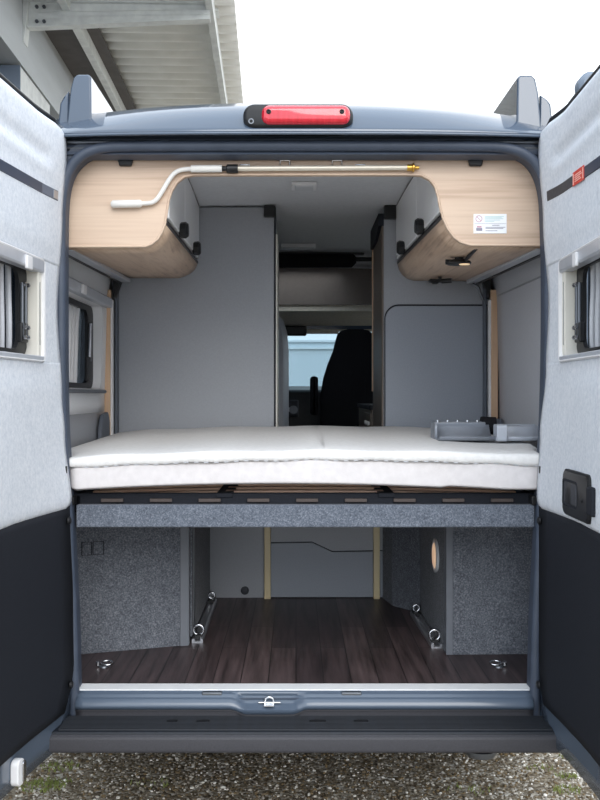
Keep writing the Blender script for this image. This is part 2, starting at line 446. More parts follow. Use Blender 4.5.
# ---- nose, windscreen, cab
MB().loft([[V((x, y, z)) for y, z in ((4.35, 2.58), (4.35, 2.10), (4.52, 2.13), (4.52, 2.55))] for x in fr(-.92, .92, 2)]).build('cab_roof_front', paint, van)
MB().loft([[V((x, y, z)) for y, z in ((5.30, 1.62), (5.95, 1.35), (6.05, .95), (6.05, .45), (5.1, .45), (5.1, 1.60))] for x in fr(-1.0, 1.0, 2)]).build('bonnet', paint, van, bev=.03)
MB().loft([[V((x, 4.50, 2.13)), V((x, 5.30, 1.60)), V((x, 5.306, 1.605)), V((x, 4.506, 2.136))] for x in (-.86, .86)]).build('windscreen', glassW, van)
for s in (-1, 1):
    MB().loft([[V((s * .86, 4.48, 2.14)), V((s * .86, 5.32, 1.60)), V((s * .90, 5.32, 1.60)), V((s * .90, 4.48, 2.14))],
               [V((s * .99, 4.40, 2.14)), V((s * .99, 5.30, 1.55)), V((s * 1.01, 5.30, 1.55)), V((s * 1.0, 4.40, 2.14))]]).build('windscreen_pillar', blackp, van)
    MB().box(XC + s * .995, XC + s * 1.0, 2.85 if s < 0 else 3.8, 5.2, 1.55, 2.12, lambda x, y, z: V((x, y if z < 1.8 else min(y, 4.6), z))).build('cab_side_pane', glassC, van)  # left pane stretched behind the cab, added for daylight inside
MB().loft([[V((1.015 + o_, p[0], p[1])) for p in rrect(2.14, 3.26, 1.61, 2.11, .06, 6)] for o_ in (0, .006)]).build('added_window_pane', glassC, van)  # unseen window above the kitchen, added to brighten the aisle
dash = thing('x', '', '', (0, 0, 0)); bpy.data.objects.remove(dash)
dash = MB().loft([[V((x, y, z)) for y, z in ((4.62, 1.05), (4.60, 1.40), (4.66, 1.62), (4.9, 1.655), (5.25, 1.62), (5.25, .62), (4.9, .62))] for x in (-.9, .9)]).build('dashboard', blackp, van, bev=.02)
MB().box(-.17, .02, 4.575, 4.60, 1.40, 1.54).build('centre_console', darkp, dash, bev=.006)
MB().box(-.15, -.0, 4.568, 4.577, 1.445, 1.478).build('radio_display', silver, dash, bev=.002)
for x in (-.02, -.10):
    MB().lathe([(.034, 0), (.034, .018), (.026, .022), (.012, .022)], (x, 4.548, 1.46), 'y', 20).build('air_vent', steel, dash, smooth=40)
MB().box(-.9, .9, 4.55, 4.62, .62, 1.1).build('lower_dashboard', blackp, dash)
MB().box(-.9, .9, 4.15, 4.20, .0, .0).f
MB().loft([[V((x, y, z)) for y, z in ((4.0, 2.26), (4.0, 2.215), (4.50, 2.09), (4.50, 2.13))] for x in (-.93, .93)]).build('cab_headliner', headm, van)
MB().loft([[V((x, y, z)) for y, z in ((3.72, 2.50), (3.72, 2.235), (3.74, 2.235), (3.74, 2.50))] for x in (-.93, .93)]).build('overhead_storage_front', shelfm, van)
MB().box(-.93, .93, 3.74, 4.0, 2.19, 2.235).build('overhead_storage_shelf', headm, van)
MB().tube([(-.9, 3.76, 2.215), (.20, 3.76, 2.215), (.27, 3.76, 2.225), (.33, 3.76, 2.255), (.45, 3.76, 2.265), (.9, 3.76, 2.265)], .021, 10).build('shelf_edge_trim', creamP, van, smooth=50)
for x, w in ((-.28, .28), (.10, .24)):
    MB().box(x - .02, x + w, 4.36, 4.40, 2.065, 2.125).build('sun_visor', headm, van, bev=.012)
MB().box(-.10, .085, 4.30, 4.345, 2.045, 2.125).build('rear_view_mirror', blackp, van, bev=.015)
# ---- underbody
MB().box(-.93, .93, .15, 5.6, .46, .56).build('underbody', undm, van)
MB().lathe([(.0, 0), (.045, 0), (.05, .01), (.05, .02), (.0, .02)], (.60, -.07, .412), 'z', 24).build('tow_eye', steel, van, smooth=40)
MB().tube([(.60, -.07, .43), (.60, .0, .47), (.60, .16, .50)], .012, 8).build('tow_eye_shank', steel, van, smooth=50)

# ---- opening frame and seal
inL = [(81, 714), (80, 691), (79, 640), (77.5, 600), (75.5, 560), (73.5, 520), (70.5, 470), (68, 430), (67, 390), (66.6, 330), (66.6, 270), (66.8, 225), (67.6, 203), (69.5, 188), (74, 174), (82, 163.5), (93, 156.8), (107, 153.6), (125, 152.6), (170, 152.2)]
inR = [(528, 714), (529, 691), (530, 640), (531.5, 600), (533.5, 560), (535.5, 520), (538, 470), (540.5, 430), (542, 390), (543, 330), (543, 270), (542, 225), (541, 203), (539, 188), (534.5, 174), (527, 163.5), (516, 157), (502, 153.8), (485, 152.6), (440, 152.2)]
path = [at(px, py, 0.) for px, py in inL] + [at(px, 152., 0.) for px in (230, 305, 380)] + [at(px, py, 0.) for px, py in reversed(inR)]
path = smoothpath(path, 3)
ctr = V((.04, 0, 1.5))
def offs(path, d):
    out = []
    for i, p in enumerate(path):
        t = (path[min(i + 1, len(path) - 1)] - path[max(i - 1, 0)]).normalized()
        n = V((t.z, 0, -t.x))
        if n.dot(p - ctr) < 0: n = -n
        out.append(p + n * d)
    return out
# rubber seal: a lipped bead around the opening
mid = offs(path, .017)
MB().tube([p + V((0, -.012, 0)) for p in mid], .018, 12).build('door_seal', rubber, van, smooth=60)
# painted flange behind / outside the seal, as a solid ring
a = offs(path, .006); bq = offs(path, .06); ring = []
for p, q in zip(a, bq):
    q2 = V((max(-.93, min(.97, q.x)), 0, min(q.z, 2.43)))
    ring.append([p + V((0, .0, 0)), q2 + V((0, -.003, 0)), q2 + V((0, .055, 0)), p + V((0, .055, 0))])
MB().loft(ring).build('opening_flange', rubber, van, smooth=50)
MB().tube([p + V((0, -.004, 0)) for p in offs(path, .046)][:26], .010, 8).build('flange_edge', paintin, van, smooth=60)
MB().tube([p + V((0, -.004, 0)) for p in offs(path, .046)][-26:], .010, 8).build('flange_edge', paintin, van, smooth=60)
# rear corner posts
for s in (-1, 1):
    lp = []
    for z in fr(.47, 2.44, 16):
        xo = bodyx(z) - .005; i0 = .80 if s < 0 else .865
        lp.append([V((s * i0, .045, z)), V((s * xo, .02, z)), V((s * xo, .12, z)), V((s * (i0 + .02), .12, z))])
    MB().loft(lp).build('body_pillar', paintin, van, smooth=40)
# header above the opening: stepped channel
hp = [(.02, 2.432), (.02, 2.415), (.004, 2.413), (.0, 2.402), (.022, 2.398), (.022, 2.391), (-.004, 2.388), (-.01, 2.376), (.03, 2.37), (.055, 2.372), (.055, 2.44), (.0, 2.45)]
MB().loft([[V((x, y, z)) for y, z in hp] for x in (-.86, .90)]).build('header_channel', rubber, van, smooth=30)
MB().tube([(-.79, -.004, 2.418), (.84, -.004, 2.418)], .007, 10).build('header_bead', steel, van, smooth=50)
MB().tube([(-.79, .0, 2.399), (.84, .0, 2.399)], .004, 8).build('header_bead', steel, van, smooth=50)
MB().box(-.055, .115, -.022, .0, 2.391, 2.408).build('upper_latch_cover', blackp, van, bev=.003)
for x in (-.035, .09): MB().lathe([(.004, 0), (.004, -.005), (.002, -.006)], (x, -.022, 2.40), 'y', 10).build('cover_screw', steel, van)
# ---- third brake light
bl = MB().loft([[V((p[0], y, p[1])) for p in rrect(-.172 + i, .186 - i, 2.442 + i, 2.526 - i, .038 - i, 8)] for y, i in ((.02, 0), (-.062, 0), (-.078, .006), (-.082, .014))]).build('brake_light', blackp, van, smooth=50)
MB().loft([[V((p[0], y, p[1])) for p in rrect(-.112 + i, .176 - i, 2.453 + i, 2.517 - i, .026 - i, 8)] for y, i in ((-.07, 0), (-.086, .002), (-.094, .010), (-.096, .018))]).build('lens', redlens, bl, smooth=50)
for x in (-.088, .148):
    MB().lathe([(.008, 0), (.008, -.004), (.005, -.006), (.001, -.003)], (x, -.094, 2.492), 'y', 14).build('lens_screw', blackp, bl, smooth=30)
MB().lathe([(.009, 0), (.009, -.006), (.006, -.006), (.004, -.002)], (-.145, -.078, 2.465), 'y', 16).build('camera_eye', steel, bl, smooth=30)
# ---- roof fairings on both rear corners
for s in (-1, 1):
    if s < 0: F0 = [(66, 114.5), (70.5, 88), (73.5, 77.5), (77, 74.4), (88, 74.4), (91, 76.5), (91.5, 113.5)]
    else: F0 = [(542, 113), (538.5, 92), (535.5, 78.5), (532, 75), (521, 75), (517.5, 77), (516.5, 114)]
    f0 = [at(px, py, .03) for px, py in F0]
    f0 = [V((p.x, p.y, p.z if p.z > 2.53 else 2.46)) for p in f0]
    f1 = [V((p.x + .0, 1.0, p.z + .0)) for p in f0]
    MB().loft([f0, [p + V((0, .03, 0.004)) for p in f0], f1]).build('roof_fairing', paint, van, bev=.006, seg=3)
    e0 = [(57, 115), (60, 103), (64, 96), (69, 90), (69, 115)] if s < 0 else [(554, 112), (551, 104), (547, 99), (540, 94), (539, 113)]
    g = [at(px, py, .05) for px, py in e0]
    g = [V((p.x, p.y, p.z if p.z > 2.56 else 2.46)) for p in g]
    MB().loft([g, [p + V((0, .5, 0)) for p in g]]).build('fairing_wing', paint, van, bev=.006)

# ---- sill, bumper and tread
xs0, xs1 = -.722, .778
for zz_, yy_ in ((.5935, -.006), (.5795, -.021)): MB().tube([(xs0, yy_, zz_), (xs1, yy_, zz_)], .0022, 6).build('sill_groove', rubber, van)
def trap(x):      # depth of the recess in the middle of the sill
    a = abs(x + .088)
    return 0 if a > .125 else (1 if a < .075 else (.125 - a) / .05)
us = sorted(set(fr(xs0, xs1, 60) + [-.213, -.188, -.163, -.013, .012, .037]))
def sill(x, t):
    tr = trap(x); tr = tr * tr * (3 - 2 * tr)
    P = [(.0, .597, 0), (-.004, .590, 0), (-.012, .588 - .01 * tr, 0), (-.018, .583, 0), (-.020, .579, 0), (-.026, .576, 0), (-.034, .571, 0), (-.039, .562, 0), (-.038, .553, 0), (-.032, .548, 0), (-.030, .528, 0), (-.03, .518, 0)]
    y, z, _ = P[t]
    if 2 <= t <= 9: z -= .016 * tr * (1 if t > 4 else .4); y += .012 * tr * (1 if t < 7 else 0)
    return V((x, y, z))
MB().grid(lambda x, t: sill(x, t), us, range(9)).build('door_sill', paintin, van, smooth=60, solid=.01, off=-1)
MB().grid(lambda x, t: sill(x, t + 8), us, range(4)).build('sill_protector', bumperm, van, smooth=40, solid=.01, off=-1)
st = MB().box(-.105, -.072, -.055, -.012, .563, .567).build('latch_striker', chrome, van, bev=.001)
MB().tube([(-.104, -.03, .566), (-.100, -.03, .583), (-.088, -.03, .588), (-.076, -.03, .583), (-.072, -.03, .566)], .004, 8).build('striker_loop', chrome, st, smooth=50)
MB().box(-.125, -.05, -.034, -.026, .567, .572).build('striker_plate', chrome, st, bev=.002)
for x in (-.31, .15): MB().box(x, x + .066, -.024, -.004, .583, .600).build('sill_pad', steel, van, bev=.003)
for x in (-.62, -.42, .10, .60): MB().lathe([(.006, 0), (.006, -.003), (.002, -.004)], (x, -.038, .562), 'y', 10).build('sill_rivet', steel, van)
bx0, bx1 = -.80, .86
tr_ = MB().loft([[V((x, y, z)) for y, z in ((-.025, .524), (-.162, .520), (-.168, .512), (-.166, .500), (-.025, .500))] for x in (bx0 + .03, bx1 - .03)]).build('bumper_step', treadm, van, bev=.002)
for i in range(11):
    y = -.152 + i * .011
    MB().loft([[V((x, y + a_, .5205 + (y + .16) * .02 + h)) for a_, h in ((-.003, 0), (-.002, .006), (.002, .006), (.003, 0))] for x in (bx0 + .05, bx1 - .05)]).build('tread_rib', treadm, tr_)
for x, w in ((-.30, .022), (.07, .028), (.21, .024), (-.40, .018)):
    MB().loft([[V((x + w * math.cos(a_), -.085 + .012 * math.sin(a_), .5265)) for a_ in fr(0, 2 * PI, 20)[:-1]], [V((x + w * math.cos(a_), -.085 + .012 * math.sin(a_), .5285)) for a_ in fr(0, 2 * PI, 20)[:-1]]]).build('wet_patch', blackp, tr_)
MB().loft([[V((x * q, y, z)) for y, z in ((-.170, .513), (-.180, .505), (-.184, .470), (-.178, .458), (-.10, .452), (-.04, .455), (-.04, .505), (-.12, .515))]
           for x, q in ((-.86, 1), (-.80, 1), (.85, 1), (.90, 1))]).build('rear_bumper', bumperm, van, bev=.004)
for s in (-1, 1):
    MB().loft([[V((s * x, y, z)) for x, y in ((.86, -.178), (.98, -.10), (1.02, .05), (1.0, .25), (.96, .25), (.98, .04), (.94, -.06), (.86, -.10))] for z in (.455, .512)]).build('bumper_corner', bumperm, van, bev=.006)

# ---- left side window of the interior
WX = lambda z: XC - wallx(z)
sw = MB().loft([[V((WX(p[1]) - o_, p[0], p[1])) for p in rrect(HOLE[0] + i, HOLE[1] - i, HOLE[2] + i, HOLE[3] - i, .05, 6)] for o_, i in ((0.0, -.008), (-.006, -.004), (-.006, .002), (.09, .01), (.09, .004), (.0, .0))],
                cyc=True).build('side_window', whiteP, van, smooth=30)
MB().loft([[V((-.972 - o_, p[0], p[1])) for p in rrect(.17, 1.27, 1.58, 2.02, .06, 6)] for o_ in (0, .006)]).build('pane', glassT, sw)
MB().loft([[V((-.945 + o_, p[0], p[1])) for p in rrect(.24 + i, 1.205 - i * 2.2, 1.612 + i * .4, 1.982 - i * .5, .05, 6)] for o_, i in ((0, 0), (.014, 0), (.014, .05), (0, .05))], cyc=True).build('pane_frame', blackp, sw)
MB().box(-.893, -.855, .26, 1.27, 1.985, 2.03).build('blind_cassette', silverL, sw, bev=.006)
MB().box(-.855, -.843, .62, .68, 1.985, 2.022).build('blind_clip', whiteP, sw, bev=.003)
MB().box(-.905, -.872, .26, 1.22, 1.588, 1.604).build('lower_blind_rail', steel, sw, bev=.004)
MB().tube([(-.922, 1.085, 1.73), (-.922, 1.11, 1.90)], .009, 8).build('stay_rod', silver, sw, smooth=50)
MB().box(-.932, -.915, 1.03, 1.11, 1.64, 1.75).build('stay_latch', blackp, sw, bev=.004)
for k, y in enumerate((.62, .68, .74, .80, .86, .92)):
    MB().tube(smoothpath([(-.955, y, 1.63), (-.958, y + .03, 1.75), (-.952, y + .02, 1.88), (-.955, y + .06, 1.97)], 4), .016, 6).build('pleat', whiteP, sw, smooth=60)
# blind rails below the cabinets, both sides
for s, pts in ((-1, ((66, 246.5, .10), (126, 281, 1.38))), (1, ((543, 246), (471, 282)))):
    a0 = at(pts[0][0], pts[0][1], .10); a1 = at(pts[1][0], pts[1][1], 1.38)
    a0.z -= .006
    r = MB().loft([[a0 + V((dx, 0, dz)) for dx, dz in ((-.022, -.008), (.022, -.008), (.022, .012), (-.022, .012))],
                   [a1 + V((dx, 0, dz)) for dx, dz in ((-.022, -.008), (.022, -.008), (.022, .012), (-.022, .012))]]).build('wall_rail', silverL, van, bev=.003)
    MB().loft([[a0 + V((s * .026 + dx, 0, dz)) for dx, dz in ((-.004, -.012), (.008, -.012), (.008, .008), (-.004, .008))],
               [a1 + V((s * .026 + dx, 0, dz)) for dx, dz in ((-.004, -.012), (.008, -.012), (.008, .008), (-.004, .008))]]).build('rail_groove', blackp, r)
    # bracket at the rail's far end
    b0 = at(117 if s < 0 else 487, 286, 1.37)
    MB().loft([[b0 + V((s * dx, dy, dz)) for dx, dz in ((-.022, .03), (.02, .03), (.018, -.05), (.006, -.06), (-.004, -.02))] for dy in (0, .04)]).build('rail_bracket', blackp, van, bev=.003)
MB().tube(smoothpath([at(472, 284, 1.34), at(478, 287, 1.34), at(480, 293, 1.34), at(483, 300, 1.34)], 4), .007, 8).build('rail_bracket_arm', steel, van, smooth=50)
# upper trim line on the right wall
MB().tube([(.947, .20, 2.035), (.947, .7, 2.04), (.947, 1.3, 2.045)], .004, 6).build('wall_seam', panelG, van, smooth=50)
MB().loft([[V((.955 - dx, y, z)) for y, z in ((1.16, 1.30), (1.18, 1.42), (1.24, 1.47), (1.30, 1.47), (1.34, 1.44), (1.34, 1.30))] for dx in (0, .02)]).build('wall_socket_cover', stripg, van, bev=.004)
MB().loft([[V((-.900 + dx, y, z)) for y, z in ((1.14, 1.30), (1.15, 1.42), (1.2, 1.49), (1.3, 1.50), (1.34, 1.46), (1.34, 1.30))] for dx in (0, .02)]).build('wall_corner_cover', stripg, van, bev=.004)

# ================================================================== REAR DOORS
CL = [(.40, .052), (.57, .052), (.90, .048), (1.19, .038), (1.45, .012), (1.58, .003), (1.86, -.012), (2.16, .004), (2.38, .018), (2.47, .022)]
CR = [(.40, -.044), (.62, -.044), (.72, -.036), (1.2, -.036), (1.45, -.024), (1.66, -.004), (1.88, .004), (2.16, -.014), (2.38, -.03), (2.47, -.034)]
def make_door(side, label):
    s = side
    if s < 0: H = V((-.78, -.02, 0)); ang = 4.; C = CL
    else: H = V((.835, -.02, 0)); ang = -2.; C = CR
    a = math.radians(ang); d = V((s * math.sin(a), -math.cos(a), 0)); n = V((-s * math.cos(a), -math.sin(a), 0))  # n: towards the middle
    def P(t, z, o=0.):
        c = interp(C, z)
        w_ = interp([(.6, .55), (1.3, .40), (1.7, .22)], z); q_ = max(0., min(1., t / w_)); c *= (1 - q_) ** 1.4
        return H + V((c, 0, 0)) + d * t + n * o + V((0, 0, z))
    pr = thing  # noqa
    ZB, ZT, W = (.45 if s < 0 else .475), 2.47, .775
    def hin(z, zb, r):       # hinge-side edge t of the outline
        if z > ZT - r: return r - math.sqrt(max(0, r * r - (z - ZT + r) ** 2))
        return 0
    def t0_shell(z):
        v = hin(z, ZB, .07)
        if z < .56: v = max(v, .10 * ((.56 - z) / (.56 - ZB)) ** 1.3)
        return v
    WH = (.169, .651, 1.689, 1.996, .02)
    body = strips(MB(), lambda t, z: P(t, z, -.012), ZB, ZT, t0_shell, lambda z: W, WH, 44, 12)
    shell = body.build('rear_door', paintin, van, smooth=35, solid=.065, off=1 if s < 0 else -1)
    shell['label'] = label
    gp = [P(t0_shell(z) - .001, z, -.010) for z in fr(1.1, ZT, 40)] + [P(t, ZT + .001, -.010) for t in fr(.09, W, 16)]
    MB().tube(gp, .0055, 8).build('door_gasket', blackp, shell, smooth=60)
    # light felt lining with pressed relief, light upper part
    def rel(t, z):
        o = .008
        def band(zc, w, dep, t0=.03, t1=.9):
            if t < t0: return 0
            q = max(0, 1 - abs(z - zc) / w); return dep * q * q * (3 - 2 * q) * min(1, (t - t0) / .05)
        o += band(2.335, .035, -.010, .10) + band(2.29, .03, .004, .10)
        # bulge around the window
        if .06 < t and 1.60 < z < 2.06: o += -.006 * min(1, (t - .06) / .05) * min(1, (z - 1.60) / .05) * min(1, (2.06 - z) / .05)
        e = min(z - 1.205, 2.455 - z, .03) / .03
        return o - .008 * (1 - max(0, min(1, e))) ** 2
    def t0_l(z):
        r = .075; v = .004
        if z > 2.455 - r: v = .004 + r - math.sqrt(max(0, r * r - (z - 2.455 + r) ** 2))
        if z < 1.205 + .05: v = .004 + .05 - math.sqrt(max(0, .05 * .05 - (1.255 - z) ** 2))
        return v
    lin = strips(MB(), lambda t, z: P(t, z, rel(t, z)), 1.205, 2.455, t0_l, lambda z: W - .012, (.165, .655, 1.685, 2.0, .02), 90, 34)
    lin = lin.build('upper_lining', feltL, shell, smooth=60, solid=.014, off=1 if s < 0 else -1); lin['label'] = 'light grey felt lining'
    # dark lower panel
    zp = .558 if s < 0 else .585
    def t0_d(z):
        v = .012
        if z < zp + .14: v = .012 + .13 * max(0, (zp + .14 - z - .0) / .14) ** 1.5 * .55
        return v
    dk = strips(MB(), lambda t, z: P(t, z, .002), zp, 1.215, t0_d, lambda z: W - .03, None, 24, 8)
    dk = dk.build('lower_lining', navy, shell, smooth=50, solid=.008, off=1 if s < 0 else -1); dk['label'] = 'dark grey lower panel'
    for t, z in ((.035, 1.17), (.05, .64)):
        c = P(t, z, .006); MB().lathe([(.013, 0), (.013, s * -.006), (.006, s * -.01)], c, 'x', 14).build('trim_button', blackp, shell, smooth=30)
    c = P(.02, 1.335, .006); MB().box(-.004, .004, -.006, .006, -.012, .012, lambda x, y, z: c + V((x, y, z))).build('lining_plug', blackp, shell, bev=.002)
    def B(t0, t1, z0, z1, o0, o1, sg=0.):
        n_ = max(1, int((t1 - t0) / .03))
        return MB().loft([[P(t, z0 + sg * t, o0), P(t, z1 + sg * t, o0), P(t, z1 + sg * t, o1), P(t, z0 + sg * t, o1)] for t in fr(t0, t1, n_)])
    # recessed strip
    g = B(.055, W - .02, 2.209, 2.243, -.002, .0095, -.03 if s < 0 else -.045)
    g.build('trim_strip', stripm if s < 0 else darkp, shell, bev=.003)
    B(.46 if s > 0 else .20, W - .02, 2.211, 2.241, .0095, .0105, -.03 if s < 0 else -.045).build('strip_inlay', stripd, shell)
    if s < 0: 
        B(.062, .10, 2.213, 2.239, .0095, .0115, -.03).build('strip_end_cap', silver, shell, bev=.001)
    # window: reveal, jamb, dark pane, blind cassette, lower rail
    t0, t1, z0, z1 = .165, .655, 1.685, 2.0
    lo = []
    for o_, i in ((.006, -.004), (.010, .0), (.008, .006), (-.075, .012), (-.075, .006), (.0, .0)):
        lo.append([P(p[0], p[1], o_) for p in rrect(t0 + i, t1 - i, z0 + i, z1 - i, .02, 5)])
    wf = MB().loft(lo, cyc=True).build('window_frame', whiteP, shell, smooth=30)
    B(t0 + .004, t0 + .036, z0 + .015, z1 - .03, -.045, -.001).build('window_jamb', creamP, shell, bev=.003)
    B(t0 + .020, t0 + .024, z0 + .05, z1 - .07, -.001, .0).build('jamb_groove', steel, shell)
    MB().loft([[P(p[0], p[1], o_) for p in rrect(t0 + .0, t1 - .0, z0 - .01, z1 + .01, .05, 6)] for o_ in (-.082, -.088)]).build('window_pane', glassT, shell)
    MB().loft([[P(p[0], p[1], o_) for p in rrect(t0 + .032 + i * 2, t1 - .035 - i, z0 + .015 + i * .5, z1 - .02 - i * .5, .045, 6)] for o_, i in ((-.05, 0), (-.038, 0), (-.038, .035), (-.05, .035))], cyc=True).build('pane_frame', blackp, shell)
    B(t0 + .002, t1 + .01, z1 - .040, z1 + .002, -.03, .009).build('blind_cassette', silverL, shell, bev=.006)
    B(.30 if s < 0 else .36, .345 if s < 0 else .40, z1 - .048, z1 - .008, .007, .017).build('blind_clip', whiteP, shell, bev=.003)
    B(t0 + .006, t1, z0 - .004, z0 + .016, -.03, .009).build('lower_blind_rail', silverL, shell, bev=.004)
    # stay with knuckles in front of the glass
    for tt in (.232, .262):
        MB().tube([P(tt, 1.75, -.03), P(tt, 1.92, -.03)], .006, 8).build('window_stay', steel, shell, smooth=50)
    for tt in (.232, .262):
        for zz in (1.755, 1.785, 1.915): 
            c = P(tt, zz, -.024); MB().lathe([(.007, 0), (.007, s * -.006), (.003, s * -.008)], c, 'x', 10).build('stay_screw', chrome, shell, smooth=40)
    B(.218, .275, 1.74, 1.80, -.045, -.026).build('stay_latch', blackp, shell, bev=.004)
    for k in range(6):
        tt = .27 + k * .06
        MB().tube(smoothpath([P(tt, 1.70, -.068), P(tt + .01, 1.80, -.064), P(tt, 1.90, -.070), P(tt + .012, 1.975, -.066)], 3), .009, 6).build('pleat', greyW, shell, smooth=60)
    # hinges
    for z in (.78, 1.95):
        MB().tube([P(-.012, z - .05, -.05), P(-.012, z + .05, -.05)], .014, 12).build('hinge', paintin, shell, smooth=50)
    return P, B, shell
PL, BL, doorL = make_door(-1, 'left rear door, light felt lining above dark panel')
PR, BR, doorR = make_door(1, 'right rear door, light felt lining above dark panel, black handle')
# bright latch bracket on the left door's lower edge
lb = MB().loft([[PL(.405 + p[0], .497 + p[1], o_) for p in rrect(-.022, .022, -.038, .038, .018, 5)] for o_ in (-.012, .012)]).build('door_catch', whiteP, doorL, bev=.003)
MB().loft([[PL(.395 + p[0], .497 + p[1], o_) for p in rrect(-.010, .010, -.030, .030, .008, 4)] for o_ in (.012, .018)]).build('catch_insert', chrome, doorL, bev=.002)
# handle plate on the right door
hb = MB().loft([[PR(.405 + p[0], 1.292 + p[1], o_) for p in rrect(-.13 + i, .13 - i, -.068 + i, .068 - i, .02, 5)] for o_, i in ((.004, 0), (.014, 0), (.019, .006))]).build('inner_handle', blackp, doorR, smooth=30)
MB().loft([[PR(.365 + p[0], 1.292 + p[1], o_) for p in rrect(-.075 + i, .06 - i, -.036 + i, .036 - i, .008, 4)] for o_, i in ((.0185, -.004), (.022, -.003), (.022, .003), (.0195, .004))], cyc=True).build('handle_recess_rim', navy, doorR, smooth=30)
MB().loft([[PR(.365 + p[0], 1.292 + p[1], o_) for p in rrect(-.070, .055, -.032, .032, .008, 4)] for o_ in (.018, .0195)]).build('handle_recess', darkp, doorR)
BR(.375, .43, 1.262, 1.322, .0195, .024).build('handle_lever', darkp, doorR, bev=.003)
MB().lathe([(.006, 0), (.006, -.004), (.002, -.005)], PR(.48, 1.285, .019), 'x', 12).build('handle_screw', blackp, doorR)
BR(.52, .575, 1.25, 1.33, .004, .02).build('handle_side_block', navy, doorR, bev=.006)
# red warning sticker on the strip
BR(.35, .47, 2.206, 2.246, .0105, .0125, -.045).build('red_sticker', redp, doorR)
for t in (.355, .460): BR(t, t + .007, 2.210, 2.242, .0125, .0132, -.045).build('sticker_border', inkR, doorR)
for z, w in ((2.234, .07), (2.228, .075), (2.222, .06), (2.216, .07)): BR(.375, .375 + w, z - .0014, z + .0014, .0125, .0132, -.045).build('sticker_line', inkR, doorR)

# ================================================================== FASCIA + OVERHEAD CABINETS
YF = .062
fas = thing('oak_fascia_board', 'pale oak board spanning the top of the opening, joining both overhead cabinets', 'fascia', (0, YF, 2.2))
Lp = [(146, 247.2), (152, 244.5), (158, 239.5), (162, 233), (165, 225), (167, 212), (169, 200), (172, 191), (177, 183), (184, 177.5), (194, 175.4)]
Rp = [(410, 175.2), (421, 175.8), (429.5, 180), (435, 187), (438, 197), (440, 208), (443, 219), (448, 230), (454, 238), (461, 243), (470, 245.8)]
poly = [(40, 247.4), (100, 247.4)] + Lp + Rp + [(500, 246), (565, 246)]
lo = [at(px, py, YF) for px, py in poly]
ZTF = 2.425
xl, xr = -.80, .868
front = []
m_ = MB()
loA = [V((max(xl, min(xr, p.x)), YF, p.z)) for p in lo]
hiA = [V((p.x, YF, ZTF)) for p in loA]
loB = [p + V((0, .02, 0)) for p in loA]; hiB = [p + V((0, .02, 0)) for p in hiA]
m_.loft([loA, hiA, hiB, loB], closed=False, caps=False, cyc=True)
m_.add([loA[0], hiA[0], hiB[0], loB[0]], [(0, 1, 2, 3)]); m_.add([loA[-1], hiA[-1], hiB[-1], loB[-1]], [(0, 1, 2, 3)])
m_.build('board', oakX, fas)
# pale edging along the lower cut
MB().tube([p + V((0, -.0005, .003)) for p in loA], .0042, 8).build('edge_banding', oakX, fas, smooth=50)
for px in (126, 475):
    c = at(px, 163.5, YF)
    MB().box(-.026, .026, -.016, 0, -.011, .011, lambda x, y, z: c + V((x * (1 if z > 0 else .8), y, z))).build('board_clip', blackp, fas, bev=.004)
for px in (285, 337, 245, 360):
    c = at(px, 163 if px in (285, 337) else 167.5, YF); w = .016
    MB().tube([c + V((-w, -.004, -.008)), c + V((-w, -.012, .006)), c + V((w, -.012, .006)), c + V((w, -.004, -.008))], .0032, 8).build('rod_clip', chrome, fas, smooth=50)
# information label on the right part of the board
q0 = at(473.5, 214, YF); q1 = at(506.5, 233.5, YF)
stk = MB().box(q0.x, q1.x, YF - .0018, YF - .0002, q1.z, q0.z).build('information_label', stickW, fas); stk['label'] = 'small white information label with symbols'
W_ = q1.x - q0.x; H_ = q0.z - q1.z
def lab(u0, u1, v0, v1, m, nm='label_text'): MB().box(q0.x + W_ * u0, q0.x + W_ * u1, YF - .0026, YF - .0018, q1.z + H_ * v0, q1.z + H_ * v1).build(nm, m, stk)
lab(.02, .98, .49, .505, inkG, 'label_rule')
for v, u in ((.86, .92), (.80, .85), (.74, .9), (.67, .8), (.6, .62)): lab(.34, u, v, v + .022, inkT)
for v, u in ((.40, .78), (.30, .96), (.24, .9), (.12, .72)): lab(.36 if v < .4 else .56, u, v, v + .03, inkG)
lab(.08, .26, .13, .28, inkG, 'label_symbol'); lab(.10, .24, .30, .38, inkP, 'label_symbol')
cc = V((q0.x + W_ * .16, YF - .0022, q1.z + H_ * .75))
MB().tube([cc + V((math.cos(a_) * .0105, 0, math.sin(a_) * .0105)) for a_ in fr(0, 2 * PI, 24)[:-1]], .0012, 6, cyc=True).build('label_symbol', inkP, stk)
MB().tube([cc + V((-.007, 0, .007)), cc + V((.007, 0, -.007))], .001, 6).build('label_symbol', inkP, stk)

